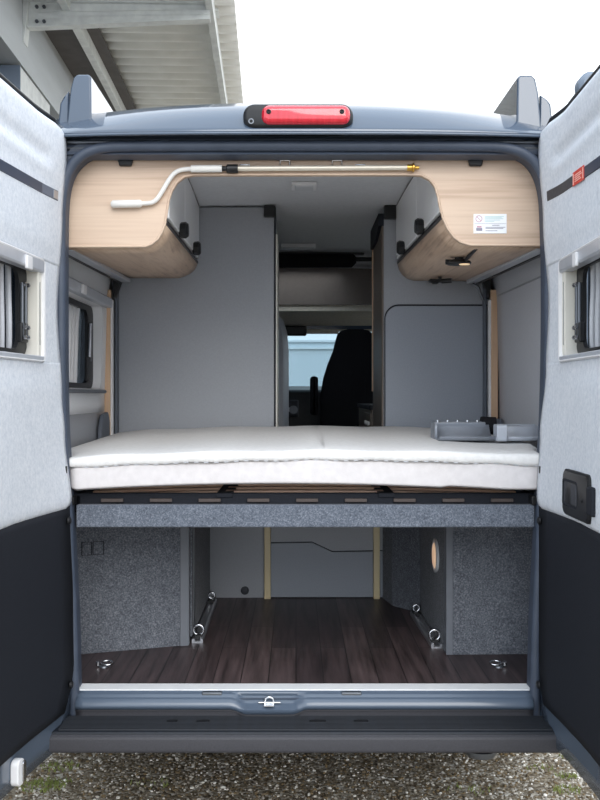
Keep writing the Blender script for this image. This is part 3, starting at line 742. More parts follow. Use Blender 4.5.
def cabinet(side, label):
    s = side
    if s < 0:
        near = [(40, 247.4), (100, 247.4), (146, 247.2), (152, 244.5), (158, 239.5), (162, 233), (165, 225)]
        nface = (168.5, 206); far = [(105, 277), (140, 277), (178, 277), (184, 275.4), (190, 272.4), (194, 268.6), (196.5, 263.5)]; xin = -.452
    else:
        near = [(565, 246), (500, 246), (470, 245.8), (461, 243), (454, 238), (448, 230), (443, 219)]
        far = [(494, 280), (450, 280), (414, 279.5), (408, 277.8), (403.5, 274.6), (400.5, 270), (398.6, 264)]; xin = .487
    YN, YE = YF + .021, YW - .005
    a = [at(px, py, YN) for px, py in near]; b = [at(px, py, YE) for px, py in far]
    for p in a + b: p.x = max(-.80, min(.868, p.x))
    c = thing('overhead_cabinet', label, 'cabinet', ((a[0].x + xin) / 2, YN, 2.1), 'overhead cabinets')
    topa, topb = V((a[-1].x, YN, a[-1].z)), b[-1]
    # wood underside with rounded corner
    N_ = 8
    rows = []
    for i in range(N_ + 1):
        t = i / N_
        rows.append([p.lerp(q, t) for p, q in zip(a, b)])
    MB().loft(rows, closed=False, caps=False).build('base_panel', oakY, c, smooth=60, solid=.012, off=0)
    # top rail of the front at the ceiling
    xa, xb = a[-1].x, b[-1].x
    za, zb = a[-1].z, b[-1].z
    def X(y, z=None): return xa + (xb - xa) * (y - YN) / (YE - YN)
    def Zl(y): return za + (zb - za) * (y - YN) / (YE - YN)
    def slab(y0, y1, z0o, ztop, d0, d1, nm, m, bev=.003):
        lo_ = []
        for y in fr(y0, y1, 4):
            z0 = Zl(y) + z0o; z1 = ztop if ztop > 1 else Zl(y) + ztop
            lo_.append([V((X(y) - s * d0, y, z0)), V((X(y) - s * d1, y, z0)), V((X(y) - s * d1, y, z1)), V((X(y) - s * d0, y, z1))])
        return MB().loft(lo_).build(nm, m, c, bev=bev)
    slab(YN, YE, -.001, .012, -.002, .008, 'grip_rail', railm)
    slab(YN, YE, .30 if s < 0 else .29, 2.485, -.006, .014, 'top_rail', brownm)
    slab(YE - .03, YE, .0, 2.485, -.02, -.004, 'end_panel', panelG)
    for y0, y1 in ((YN + .006, .675), (.685, YE - .012)):
        d = slab(y0, y1, .024, .296 if s < 0 else .286, -.003, .014, 'cabinet_door', whiteG, .004)
        yk = y0 + (y1 - y0) * (.66 if y0 < .3 else .55)
        kc = V((X(yk) - s * .010, yk, Zl(yk) + .040))
        MB().lathe([(.0, s * .0), (.022, s * .0), (.030, -s * .008), (.032, -s * .026), (.024, -s * .036), (.0, -s * .036)], kc + V((0, 0, -.006)), 'x', 8).build('push_knob', blackp, d, smooth=30)
    return c
cabL = cabinet(-1, 'left overhead cabinet with rounded oak base and pale gloss doors')
cabR = cabinet(1, 'right overhead cabinet with rounded oak base, reading lamp fixed below')

# lamps under the right cabinet
lc = at(459, 262.5, .395)
rl = thing('reading_lamp', 'black disc reading lamp on an arm under the right overhead cabinet', 'lamp', lc)
MB().lathe([(.0, .010), (.030, .010), (.042, .004), (.046, -.003), (.042, -.008), (.0, -.008)], lc, 'z', 28).build('lamp_head', blackp, rl, smooth=40)
MB().lathe([(.0, -.008), (.020, -.008), (.018, -.0105), (.0, -.0105)], lc + V((.018, -.015, 0)), 'z', 20).build('lamp_lens', warm2, rl, smooth=40)
MB().tube([lc + V((.02, -.02, .002)), at(468, 257, .30), at(476, 248.6, .13)], .0065, 8).build('arm', blackp, rl, smooth=50)
MB().tube([lc + V((-.05, .0, .002)), lc + V((-.02, .0, .002))], .010, 8).build('grip_tab', blackp, rl, smooth=50)
MB().tube([lc + V((0, 0, .008)), lc + V((0, 0, .026))], .016, 12).build('mount', blackp, rl, smooth=40)
cp = at(440, 281, 1.20)
sp = thing('spot_lamp', 'small black folded spot lamp at the far end under the right cabinet', 'lamp', cp)
MB().box(-.05, .05, -.02, .02, -.006, .008, lambda x, y, z: cp + V((x, y, z))).build('base_bar', blackp, sp, bev=.004)
MB().tube([cp + V((.005, -.01, -.002)), cp + V((.05, -.02, .0))], .011, 12).build('lamp_head', blackp, sp, smooth=40)
MB().box(-.035, -.01, -.025, .015, -.014, -.004, lambda x, y, z: cp + V((x, y, z))).build('switch', blackp, sp, bev=.003)
MB().tube([cp + V((0, 0, 0)), cp + V((0, 0, .05))], .008, 8).build('mount', blackp, sp, smooth=40)

# crank rod clipped to the fascia
YR = YF - .016
cr = thing('awning_crank_rod', 'long pale crank rod with bent handle clipped along the oak board', 'crank', at(280, 169, YR))
MB().tube([at(111, 204.2, YR), at(113, 204.2, YR), at(140, 203.6, YR), at(142, 203.4, YR)], [.008, .0135, .0135, .009], 14).build('grip', handleW, cr, smooth=40)
MB().tube(smoothpath([at(140, 203.5, YR), at(151, 202.8, YR), at(157, 199, YR), at(163, 190, YR), at(169, 180, YR), at(175, 172.8, YR), at(183, 169.6, YR), at(193, 168.9, YR)], 6), .0078, 12).build('bent_arm', handleW, cr, smooth=60)
MB().tube([at(191, 168.8, YR), at(222, 168.6, YR)], .0125, 14).build('swivel_sleeve', handleW, cr, bev=.001)
MB().tube([at(222, 168.6, YR), at(226, 168.6, YR), at(227, 168.6, YR), at(238, 168.6, YR)], [.008, .008, .0145, .0145], 14).build('collar', blackp, cr, smooth=30)
MB().tube([at(236, 168.6, YR), at(408, 167.6, YR)], .0092, 14).build('rod', champ, cr, smooth=50)
MB().tube([at(407, 167.6, YR), at(412, 167.6, YR), at(412.5, 167.6, YR), at(414, 167.6, YR), at(415, 167.6, YR), at(419, 167.6, YR)], [.011, .011, .015, .015, .006, .006], 14).build('brass_tip', brass, cr, smooth=30)

# ceiling fittings
cl = thing('ceiling_light', 'small square light on the ceiling just behind the oak board', 'ceiling light', (.035, .98, 2.49))
MB().box(-.02, .09, .93, 1.05, 2.484, 2.499).build('housing', whiteP, cl, bev=.004)
MB().box(-.005, .075, .945, 1.035, 2.480, 2.486).build('diffuser', frost, cl, bev=.002)
sl2 = thing('ceiling_light_strip', 'slim light strip on the ceiling above the aisle', 'ceiling light', (.02, 2.65, 2.49))
MB().box(-.09, .12, 2.60, 2.70, 2.478, 2.499).build('housing', whiteP, sl2, bev=.004)
MB().box(-.08, .11, 2.61, 2.69, 2.472, 2.480).build('diffuser', frost, sl2, bev=.002)
ro = thing('roller_blind', 'black rolled-up blind hanging across the aisle ceiling', 'blind', (.15, 3.0, 2.5))
MB().tube([(-.12, 3.0, 2.455), (.36, 3.0, 2.455), (.37, 3.0, 2.455), (.39, 3.0, 2.455)], [.052, .050, .04, .02], 16).build('fabric_roll', seatm, ro, smooth=40)
MB().tube([(.38, 3.0, 2.46), (.50, 3.0, 2.46)], .014, 10).build('end_bar', blackp, ro, smooth=40)
MB().box(-.12, .44, 2.96, 3.04, 2.49, 2.50).build('mount_rail', blackp, ro)

# ================================================================== PARTITIONS
pl = thing('bathroom_partition', 'tall plain grey wall panel left of the aisle behind the bed', 'partition', (-.5, YW, FZ), None, 'structure')
MB().box(-.90, -.106, YW, YW + .03, FZ, 2.49).build('face_panel', panelG, pl, bev=.002)
MB().box(-.106, -.098, YW - .003, YW + .033, 1.3, 2.49).build('dark_edge', navy, pl)
MB().box(-.099, -.090, YW + .0, YW + .40, 1.3, 2.36).build('pale_edge_strip', creamP, pl, bev=.002)
MB().box(-.106, -.099, YW + .03, YW + .9, FZ, 2.49).build('side_panel', panelG, pl)
MB().loft([[V((x, y, z)) for x, y in ((-.30, 2.36), (-.075 + w_, 2.36), (-.045 + w_, 2.42), (-.045 + w_, 2.75), (-.3, 2.75))] for z, w_ in ((FZ, .0), (1.85, .0), (1.95, -.008), (2.02, -.03), (2.06, -.08))]).build('curved_inner_wall', panelG, pl, bev=.004)
MB().box(-.155, -.10, YW - .03, YW + .02, 2.44, 2.495).build('hinge_block', blackp, pl, bev=.005)
MB().box(-.60, -.57, YW - .01, YW, 2.46, 2.485).build('panel_bracket', blackp, pl, bev=.003)
pr_ = thing('kitchen_partition', 'grey wall panel with rounded inset door right of the aisle', 'partition', (.65, YW, FZ), None, 'structure')
MB().box(.425, .955, YW, YW + .51, FZ, 2.49).build('face_panel', panelG, pr_, bev=.002)
MB().box(.415, .425, YW + .0, YW + .52, 1.3, 2.40).build('aisle_side', brownm, pr_, bev=.002)
MB().box(.409, .415, YW + .50, YW + .52, 1.6, 2.40).build('oak_edge', oakZ, pr_)
MB().loft([[V((x, y, z)) for y, z in ((YW, 2.46), (YW + .5, 2.46), (YW + .5, 2.36), (YW + .2, 2.36), (YW, 2.40))] for x in (.40, .426)]).build('dark_top_rail', navy, pr_)
MB().box(.425, .49, YW - .03, YW + .02, 2.43, 2.495).build('hinge_block', blackp, pr_, bev=.005)
zz = at(0, 306, YW).z
lp = [V((.928, 0, 1.30)), V((.928, 0, zz))] + [V((.432 + .065 - .065 * math.sin(i / 8 * PI / 2), 0, zz - .065 + .065 * math.cos(i / 8 * PI / 2))) for i in range(9)] + [V((.432, 0, 1.30))]
MB().loft([[p + V((0, YW - .012, 0)) for p in lp], [p + V((0, YW, 0)) for p in lp]]).build('inset_door', panelG2, pr_, bev=.003)
MB().tube([p + V((0, YW - .003, .003)) for p in lp[1:]], .0042, 6).build('door_gap', navy, pr_)
# corner posts beside each partition
for s, nm in ((-1, 'left'), (1, 'right')):
    xo = at(107.5 if s < 0 else 494, 0, 1.36).x
    t = thing('corner_post', f'slim oak post with white strip in the {nm} rear corner above the mattress', 'post', (xo, 1.36, 1.28))
    MB().box(xo - .016, xo + .016, 1.345, 1.375, 1.28, at(0, 290, 1.36).z).build('oak_strip', oakZ, t, bev=.002)
    x2 = xo - s * .021
    MB().box(x2 - .0055, x2 + .0055, 1.350, 1.38, 1.28, at(0, 300, 1.36).z).build('white_strip', whiteP, t, bev=.002)
    x3 = xo - s * .034
    MB().box(x3 - .005, x3 + .005, 1.39, 1.449, 1.28, at(0, 282, 1.36).z).build('dark_strip', stripg, t, bev=.002)

# kitchen block in the aisle
kb = thing('kitchen_unit', 'low kitchen unit end showing beside the aisle with two small knobs', 'cabinet', (.62, 2.3, FZ))
MB().box(.407, .90, YW + .53, 3.0, FZ, 1.50).build('carcass', brownm, kb, bev=.003)
MB().box(.397, .90, YW + .53, 3.0, 1.50, 1.525).build('worktop', navy, kb, bev=.004)
MB().box(.401, .407, YW + .55, 2.4, 1.36, 1.48).build('drawer', brownm, kb, bev=.002)
for y in (2.02, 2.2): MB().lathe([(.010, 0), (.014, -.010), (.010, -.016), (.0, -.016)], (.401, y, 1.425), 'x', 14).build('knob', whiteP, kb, smooth=40)

# cab seats
def seat(cx, y, label, m):
    t = thing('cab_seat', label, 'seat', (cx, y, FZ), 'cab seats')
    W0 = [(.50, .25), (.60, .255), (.95, .26), (1.10, .235), (1.20, .205), (1.30, .165), (1.38, .145), (1.43, .13), (1.455, .10), (1.465, .05)]
    lo_ = []
    for h, w in W0:
        dep = .075 if h < 1.1 else .055; dep = min(dep, w * .5)
        yy = y - (h - .5) * .12
        lo_.append([V((cx + w * (abs(math.cos(a_)) ** .5) * (1 if math.cos(a_) > 0 else -1), yy + dep * (abs(math.sin(a_)) ** .6) * (1 if math.sin(a_) > 0 else -1), FZ + h)) for a_ in fr(0, 2 * PI, 28)[:-1]])
    MB().loft(lo_).build('backrest', m, t, smooth=60)
    MB().loft([[V((cx + p[0], yy, FZ + .5 + p[1])) for p in rrect(-.25 + i, .25 - i, -.16 + i, .0 - i, .05, 5)] for yy, i in ((y - .02, .02), (y, 0), (y + .42, 0), (y + .48, .03))]).build('seat_cushion', m, t, smooth=50)
    MB().box(cx - .20, cx + .20, y + .0, y + .4, FZ, FZ + .36).build('pedestal', blackp, t, bev=.01)
    ax = cx - .30
    MB().loft([[V((ax + p[0], y - .05 + q_, FZ + 1.03 + p[1])) for p in rrect(-.03 + i, .03 - i, -.20 + i, .09 - i, .025, 5)] for q_, i in ((0, .01), (.01, 0), (.09, 0), (.10, .01))]).build('raised_armrest', m, t, smooth=50)
    MB().tube([(cx + .07, y - .16, FZ + .55), (cx + .07, y - .215, FZ + 1.0), (cx + .07, y - .205, FZ + 1.12)], .004, 6).build('back_seam', m, t)
    return t
seat(.435, 3.95, 'black cab seat seen from behind through the aisle, right of the windscreen view', seatm)
seat(-.52, 3.95, 'left cab seat beyond the grey bathroom wall', seatm)

# ================================================================== BED
mt = MB()
def superloop(y0, y1, z0, z1, r, x, sc=1.):
    cy, cz = (y0 + y1) / 2, (z0 + z1) / 2
    return [V((x, cy + (p[0] - cy) * sc, cz + (p[1] - cz) * (sc if sc > .9 else sc))) for p in [(q[0], q[1]) for q in rrect(y0, y1, z0, z1, r, 6)]]
def cushion(x0, x1, y0, y1, z0f, z1f, r, n=60, name='', m=None, wob=0.):
    lo_ = []
    for i in range(n + 1):
        x = x0 + (x1 - x0) * i / n
        e = min(x - x0, x1 - x); q = r * .8
        ins = 0 if e >= q else q - math.sqrt(max(0, q * q - (q - e) ** 2))
        a_, b_ = z0f(x) + ins * .7, z1f(x) - ins * .7
        ya, yb = y0 + ins + wob * math.sin(x * 23) * .5 + wob * math.sin(x * 9 + 1), y1 - ins
        # long flat faces get extra points so the cloth can be soft
        P_ = rrect(ya, yb, a_, b_, min(r, (b_ - a_) / 2 - .001), 6)
        P_ = P_[:6] + [(yb + (ya - yb) * k / 12, b_) for k in range(1, 12)] + P_[6:18] + [(ya + (yb - ya) * k / 12, a_) for k in range(1, 12)] + P_[18:]
        lo_.append([V((x, p[0], p[1])) for p in P_])
    for l in lo_:
        for p in l:
            q = max(0., min(1., (p.y - .10) / .35)); q = q * q * (3 - 2 * q)
            hz = (p.z - 1.27) / .12
            p.z += .034 * max(0, min(1, hz)) * max(0, p.y) / 1.4
            p.x = .035 + (p.x - .035) * (1 + (.125 if p.x < .035 else .09) * q)
    return MB().loft(lo_).build(name, m, None, smooth=70)
mz0 = lambda x: 1.260 + .026 * (1 - ((x + .05) / .75) ** 2) * (1 if abs(x + .05) < .75 else 0) - .002 + (.006 if x > .5 else 0)
seam = lambda x: 1.345 + .024 * math.cos((x - .1) * 1.9) - .004 + .0015 * math.sin(x * 31)
ttop = lambda x: 1.376 + .016 * math.cos((x - .1) * 2.1) + .006 + .002 * math.sin(x * 17) - (.010 if x < -.6 else 0) * ((-.6 - x) / .2 if x < -.6 else 0)
ma = cushion(-.755, .825, .0, YW - .06, mz0, lambda x: seam(x) + .0, .011, 60, 'mattress', mattm)
tag(ma, 'thick white mattress lying across the bed base under the quilted topper', 'mattress')
tp = cushion(-.775, .835, -.012, YW - .04, lambda x: seam(x) - .006, ttop, .018, 90, 'mattress_topper', quilt, .004)
tag(tp, 'soft white topper lying on the thick mattress', 'mattress topper')
# stitched seam line on the mattress edge
pts = []
sm = MB()
for i in range(46):
    x = -.70 + i * .033
    sm.tube([(x, -.0155, seam(x) - .001), (x + .015, -.0155, seam(x + .015) - .001)], .0016, 5)
sm.build('piping_stitch', greyW, tp)
# bed base
bb = thing('bed_base', 'slatted bed base with a grey felt-covered crossbar under the mattress', 'bed', (.03, .05, 1.13))
z_t, z_b = at(0, 505, .03).z, at(0, 527.5, .03).z
MB().box(-.737, .800, .03, .065, z_b, z_t).build('crossbar', feltBar, bb, bev=.004)
MB().box(-.76, .82, .07, .10, z_t - .03, z_t + .035).build('frame_rail', navy, bb, bev=.003)
MB().box(-.76, .82, 1.34, 1.37, z_t - .03, z_t + .035).build('frame_rail', navy, bb, bev=.003)
for x in (-.76, .79):
    MB().box(x, x + .03, .07, 1.37, z_t - .03, z_t + .03).build('side_rail', navy, bb, bev=.003)
for i in range(9):
    x = -.66 + i * .165
    MB().box(x, x + .075, .058, .071, z_t + .006, z_t + .018).build('slat_holder', holdm, bb, bev=.002)
for j in range(10):
    y = .16 + j * .125
    f_ = lambda x, j=j: V((x, y, z_t + .018 + .016 * (1 - ((x - .03) / .78) ** 2)))
    lo_ = []
    for x in fr(-.73, .79, 16):
        c = f_(x); lo_.append([c + V((0, -.025, -.004)), c + V((0, .025, -.004)), c + V((0, .025, .004)), c + V((0, -.025, .004))])
    MB().loft(lo_).build('slat', slatm, bb, smooth=30)
for x in (-.27, .28):
    MB().box(x, x + .055, .062, 1.36, z_t + .022, z_t + .036).build('slat_strap', navy, bb, bev=.002)
for x in (-.755, .80): MB().box(x - .012, x + .012, .02, .07, z_t + .0, z_t + .03).build('end_bracket', blackp, bb, bev=.003)
# folded ladder on the bed (grey)
ld = thing('folded_bed_ladder', 'folded grey ladder lying on the right end of the mattress topper', 'ladder', (.70, .45, 1.395))
def tray(xa, xb, y0, y1, z0, h, m, nm, prof=1):
    pf = [(y0, z0 + .016), (y0 + .020, z0 + .004), (y0 + .09, z0 + .004), (y1 - .07, z0 + .012), (y1 - .025, z0 + h * .7), (y1, z0 + h * 1.3)]
    pf2 = [(y + .004, z + .005) for y, z in pf]
    pts_ = [V((0, y, z)) for y, z in smoothpath_2(pf)]
    lo_ = [[V((x, p.y, p.z)) for p in pts_] for x in (xa, (xa + xb) / 2, xb)]
    return MB().loft(lo_, closed=False, caps=False).build(nm, m, ld, smooth=60, solid=.004, off=0)
def smoothpath_2(pf): return [(p.y, p.z) for p in smoothpath([V((0, y, z)) for y, z in pf], 4)]
ZL = 1.397
lad = mat('grey_anodised', (148, 154, 164), rough=.38, metal=.25, scale=20.)
ladl = mat('pale_anodised', (196, 202, 212), rough=.38, metal=.2, scale=20.)
tray(.475, .70, .18, .42, ZL + .0, .045, lad, 'step')
tray(.735, .92, .16, .40, ZL + .0, .035, ladl, 'step')
MB().loft([[V((x, y, z)) for y, z in ((.40, ZL + .058), (.43, ZL + .062), (.44, ZL + .005), (.42, ZL + .003))] for x in (.470, .685)]).build('side_profile', lad, ld, bev=.003)
MB().loft([[V((x, y + (x - .7) * .1, z)) for y, z in ((.44, ZL + .050), (.47, ZL + .052), (.48, ZL + .015), (.45, ZL + .012))] for x in (.70, .92)]).build('side_profile', ladl, ld, bev=.003)
for x in fr(.49, .66, 4): MB().lathe([(.006, 0), (.006, .006), (.003, .008)], (x, .415, ZL + .060), 'z', 10).build('rivet', chrome, ld, smooth=40)
MB().loft([[V((x, p[0], p[1])) for p in rrect(.30, .44, ZL + .001, ZL + .058, .020, 4)] for x in (.464, .474)]).build('end_cap', lad, ld, bev=.002)
MB().loft([[V((x, p[0], p[1])) for p in rrect(.15, .24, ZL + .001, ZL + .056, .012, 4)] for x in (.698, .737)]).build('joint_block', ladl, ld, bev=.003)
MB().tube([(.68, .44, ZL + .048), (.74, .44, ZL + .046)], .030, 16).build('rubber_joint', seatm, ld, smooth=40)

for o in ld.children:
    for v in o.data.vertices: v.co.z *= 1.15; v.co.y *= .8
    o.location.z = (o.location.z + 1.395 - ZL) * 1.15 - 1.395 + ZL
    o.location.x = o.location.x * .93 + .015
    o.location.y = o.location.y * .8
ld.location = (.745, .66, 1.402)
# ================================================================== UNDER THE BED
zcut = 1.13
def vbox(pts, z0, z1, name, m, parent, bev=.002): return MB().loft([[V((x, y, z)) for x, y in pts] for z in (z0, z1)]).build(name, m, parent, bev=bev)
bl_ = thing('storage_box', 'dark felt-covered storage box under the bed, left side', 'storage box', (-.66, .9, FZ), 'felt storage boxes')
P0 = at(80, 655, .427); 
vbox([(-.865, .415), (-.452, .555), (-.452, .60), (-.865, .60)], FZ, zcut, 'front_panel', feltD, bl_)
vbox([(-.452, .55), (-.418, .562), (-.418, .60), (-.452, .60)], FZ, zcut, 'edge_trim', trimG, bl_)
vbox([(-.450, .60), (-.425, .60), (-.425, 1.44), (-.450, 1.44)], FZ, zcut, 'side_panel', navy, bl_)
vbox([(-.425, .66), (-.408, .66), (-.408, .69), (-.425, .69)], FZ + .05, zcut, 'side_bar', steel, bl_)
vbox([(-.425, .62), (-.412, .62), (-.412, 1.40), (-.425, 1.40)], FZ + .02, zcut - .02, 'side_insert', feltD, bl_)
for px, w in ((81, 9), (91.5, 10)):
    c0 = at(px, 543, .42); c1 = at(px + w, 556, .42)
    pp = [V((c0.x, 0, c0.z)), V((c1.x, 0, c0.z)), V((c1.x, 0, c1.z)), V((c0.x, 0, c1.z))]
    pp = [V((p.x, .415 + (p.x + .865) * .34 - .001, p.z)) for p in pp]
    MB().tube(pp, .0022, 6, cyc=True).build('cut_outline', navy, bl_)
br_ = thing('storage_box', 'dark felt-covered storage box with warm lamp in its side, under the bed on the right', 'storage box', (.72, .9, FZ), 'felt storage boxes')
vbox([(.592, .427), (.93, .437), (.93, .48), (.592, .48)], FZ, zcut, 'front_panel', feltD, br_)
vbox([(.566, .425), (.592, .427), (.592, .48), (.566, .48)], FZ, zcut, 'edge_trim', trimG, br_)
vbox([(.566, .48), (.592, .48), (.582, 1.12), (.557, 1.116)], FZ, zcut, 'side_panel', feltD, br_)
vbox([(.557, 1.116), (.582, 1.12), (.47, 1.29), (.448, 1.26)], FZ, zcut, 'angled_panel', feltD, br_)
vbox([(.448, 1.262), (.47, 1.29), (.44, 1.449), (.415, 1.449)], FZ, zcut, 'rear_panel', feltD, br_)
# oval warm lamp
c = V((.5655, .66, at(438, 555.5, .66).z))
def oval(rx, rz, x, n=24): return [V((x, c.y + rx * math.cos(a_), c.z + rz * math.sin(a_))) for a_ in fr(0, 2 * PI, n)[:-1]]
lampt = thing('oval_wall_lamp', 'oval lamp glowing warm on the side of the right storage box', 'lamp', c)
MB().loft([oval(.070, .066, .5655), oval(.072, .068, .556), oval(.060, .056, .553), oval(.056, .052, .557)]).build('rim', whiteP, lampt, smooth=40)
MB().loft([oval(.057, .053, .557), oval(.044, .042, .552), oval(.018, .022, .550)]).build('glowing_lens', warm, lampt, smooth=60)
# centre bulkhead panel
ap = thing('aisle_panel', 'grey panel with stepped seam at the back of the storage space, between two pale posts', 'panel', (.13, YW, FZ))
MB().box(-.45, -.1465, YW - .010, YW, FZ, zcut + .02).build('left_panel', panelG, ap)
def seamz(x): return interp([(.0 - .01, at(0, 542, YW).z), (.085, at(0, 542.5, YW).z), (.178, at(0, 551, YW).z), (.40, at(0, 550, YW).z)], x)
xs = [-.15, -.05, .06, .085, .13, .178, .2, .3, .44]
def lin_s(x):
    T = [(-.2, at(0, 542.4, YW).z), (.078, at(0, 541.6, YW).z), (.175, at(0, 551, YW).z), (.5, at(0, 549.8, YW).z)]
    for (a_, va), (b_, vb) in zip(T, T[1:]):
        if x <= b_: return va + (vb - va) * (x - a_) / (b_ - a_)
    return T[-1][1]
X5 = [-.14, .078, .175, .42]
MB().loft([[V((x, y, FZ + .004)) , V((x, y, lin_s(x) - .003))] for y in (YW - .012,) for x in X5], closed=False, caps=False).build('lower_panel', panelG2, ap, solid=.012, off=0)
MB().loft([[V((x, y, lin_s(x) + .003)), V((x, y, zcut + .02))] for y in (YW - .012,) for x in X5], closed=False, caps=False).build('upper_panel', panelG, ap, solid=.012, off=0)
MB().box(-.15, .44, YW - .004, YW - .001, FZ, zcut + .02).build('backing', navy, ap)
for x in (at(267.5, 0, YW - .03).x, at(376.5, 0, YW - .03).x):
    MB().box(x - .015, x + .015, YW - .045, YW - .018, FZ, zcut + .02).build('post', pineZ, ap, bev=.002)
c = at(245, 590, YW); MB().lathe([(.020, 0), (.020, -.006), (.012, -.010), (.0, -.010)], (c.x, YW - .010, c.z), 'y', 16).build('round_socket', darkp, ap, smooth=40)

# lashing rails on the floor
def lrail(p0, p1, label):
    p0, p1 = V(p0), V(p1); d = (p1 - p0); L_ = d.length; d.normalize(); s_ = d.cross(V((0, 0, 1)))
    t = thing('lashing_rail', label, 'rail', (p0 + p1) / 2, 'lashing rails on the load floor')
    def Q(u, w, h): return p0 + d * u + s_ * w + V((0, 0, h))
    MB().loft([[Q(u, w, h) for w, h in ((-.022, 0), (-.022, .014), (-.012, .018), (-.010, .006), (.010, .006), (.012, .018), (.022, .014), (.022, 0))] for u in (0, L_)]).build('channel', silver, t)
    for u in (.05, L_ - .04):
        MB().box(-.025, .025, -.016, .016, .006, .024, lambda a_, b_, h: Q(u + a_, b_, h)).build('end_fitting', blackp, t, bev=.003)
        c = Q(u, 0, .040); R_ = .020 if u < .2 else .014
        MB().tube([c + V((math.cos(a_) * R_, 0, math.sin(a_) * R_)) for a_ in fr(0, 2 * PI, 20)[:-1]], .0055, 8, cyc=True).build('lashing_ring', chrome, t, smooth=60)
    return t
lrail((-.390, .60, FZ), (-.396, 1.34, FZ), 'steel lashing rail with rings on the dark floor, left side')
lrail((.545, .52, FZ), (.530, 1.08, FZ), 'steel lashing rail with rings on the dark floor, right side')
def tdown(x, y, s, label):
    t = thing('tie_down_ring', label, 'ring', (x, y, FZ), 'tie-down rings near the sill')
    MB().lathe([(.0, 0), (.018, 0), (.016, .005), (.0, .006)], (x, y, FZ), 'z', 16).build('base', steel, t, smooth=40)
    MB().tube([V((x + s * .012 + math.cos(a_) * .019, y - .004 + math.sin(a_) * .014, FZ + .016 + .004 * math.sin(a_))) for a_ in fr(0, 2 * PI, 20)[:-1]], .0036, 8, cyc=True).build('ring', chrome, t, smooth=60)
    MB().lathe([(.0, .0), (.008, .004), (.008, .016), (.0, .020)], (x - s * .022, y, FZ + .002), 'z', 12).build('bolt', chrome, t, smooth=40)
tdown(-.692, .27, 1, 'small bright tie-down ring on the floor near the sill, left end')
tdown(.730, .27, -1, 'small bright tie-down ring on the floor near the sill, right end')

# awning along the right roof edge
aw = thing('roof_awning', 'awning case along the right roof edge showing above the right door', 'awning', (1.08, 1.0, 2.45))
MB().loft([[V((x, y, z)) for x, z in ((.90, 2.48), (.935, 2.575), (.965, 2.615), (1.10, 2.615), (1.14, 2.56), (1.13, 2.47), (1.0, 2.45))] for y in (.10, 3.9)]).build('awning_case', steelB, aw, bev=.01)
MB().loft([[V((x, y, z)) for x, z in ((.893, 2.48), (.93, 2.58), (.962, 2.622), (1.105, 2.622), (1.148, 2.565), (1.135, 2.46), (1.0, 2.44))] for y in (.07, .10)]).build('end_cap', navy, aw, bev=.004)
MB().lathe([(.0, -.03), (.03, -.03), (.045, -.015), (.045, .03), (.0, .03)], (.995, .06, 2.625), 'y', 20).build('round_cap', steelB, aw, smooth=40)

# ================================================================== OUTSIDE
gr = MB().box(-30, 30, -20, 60, -.1, 0).build('ground', gbed, None); gr['kind'] = 'structure'
gr['label'] = 'brown and grey gravel ground'; gr['category'] = 'ground'
ICO = None
def ico():
    bm = bmesh.new(); bmesh.ops.create_icosphere(bm, subdivisions=1, radius=1)
    v = [p.co.copy() for p in bm.verts]; f = [tuple(q.index for q in p.verts) for p in bm.faces]; bm.free(); return v, f
IV, IF = ico()
pv, pf = [], []
for i in range(15000):
    x = random.uniform(-1.55, 1.6); y = random.uniform(.25, 1.25)
    if i > 11500: y = random.uniform(-2.0, .25)
    r = random.choice((.003, .0038, .0045, .006)) * random.uniform(.8, 1.35)
    R_ = Matrix.Rotation(random.uniform(0, 6.28), 3, 'Z') @ Matrix.Rotation(random.uniform(-.5, .5), 3, 'X')
    sc = V((random.uniform(.8, 1.5), random.uniform(.7, 1.1), random.uniform(.5, .8)))
    n0 = len(pv)
    for v in IV:
        q = R_ @ V((v.x * sc.x * r, v.y * sc.y * r, v.z * sc.z * r)); pv.append((q.x + x, q.y + y, q.z + r * .35))
    pf += [tuple(k + n0 for k in f) for f in IF]
me = bpy.data.meshes.new('gravel'); me.from_pydata(pv, [], pf); me.materials.append(stones)
go = bpy.data.objects.new('loose_gravel', me); COL.objects.link(go); tag(go, 'loose brown and pale grey gravel under the bumper', 'gravel', kind='stuff')
def tuft(cx, cy, R_, n):
    b_ = MB()
    for i in range(n // 2):
        a_ = random.uniform(0, 6.28); r = R_ * math.sqrt(random.random()); x = cx + r * math.cos(a_) * 1.6; y = cy + r * math.sin(a_)
        h = random.uniform(.008, .022); dx, dy = random.uniform(-.012, .012), random.uniform(-.012, .012); w = random.uniform(.0015, .003)
        b_.add([(x - w, y, 0), (x + w, y, 0), (x + w * .5 + dx * .5, y + dy * .5, h * .7), (x - w * .5 + dx * .5, y + dy * .5, h * .7), (x + dx, y + dy, h)], [(0, 1, 2, 3), (3, 2, 4)])
    return b_
def gpt(px, py): k = CZ / (py - VY); return (px - VX) * k, CY + F * k
allg = MB()
for px, py, R_, n in ((60, 768, .05, 160), (42, 787, .06, 260), (52, 783, .05, 160), (566, 777, .03, 90), (567, 791, .04, 120), (572, 757, .04, 50), (470, 790, .06, 50), (540, 770, .04, 40), (150, 785, .05, 40)):
    x, y = gpt(px, py); t = tuft(x, y, R_, n); allg.add(t.v, t.f)
go2 = allg.build('grass_patches', grass, None); tag(go2, 'thin green grass growing in the gravel', 'grass', kind='stuff')

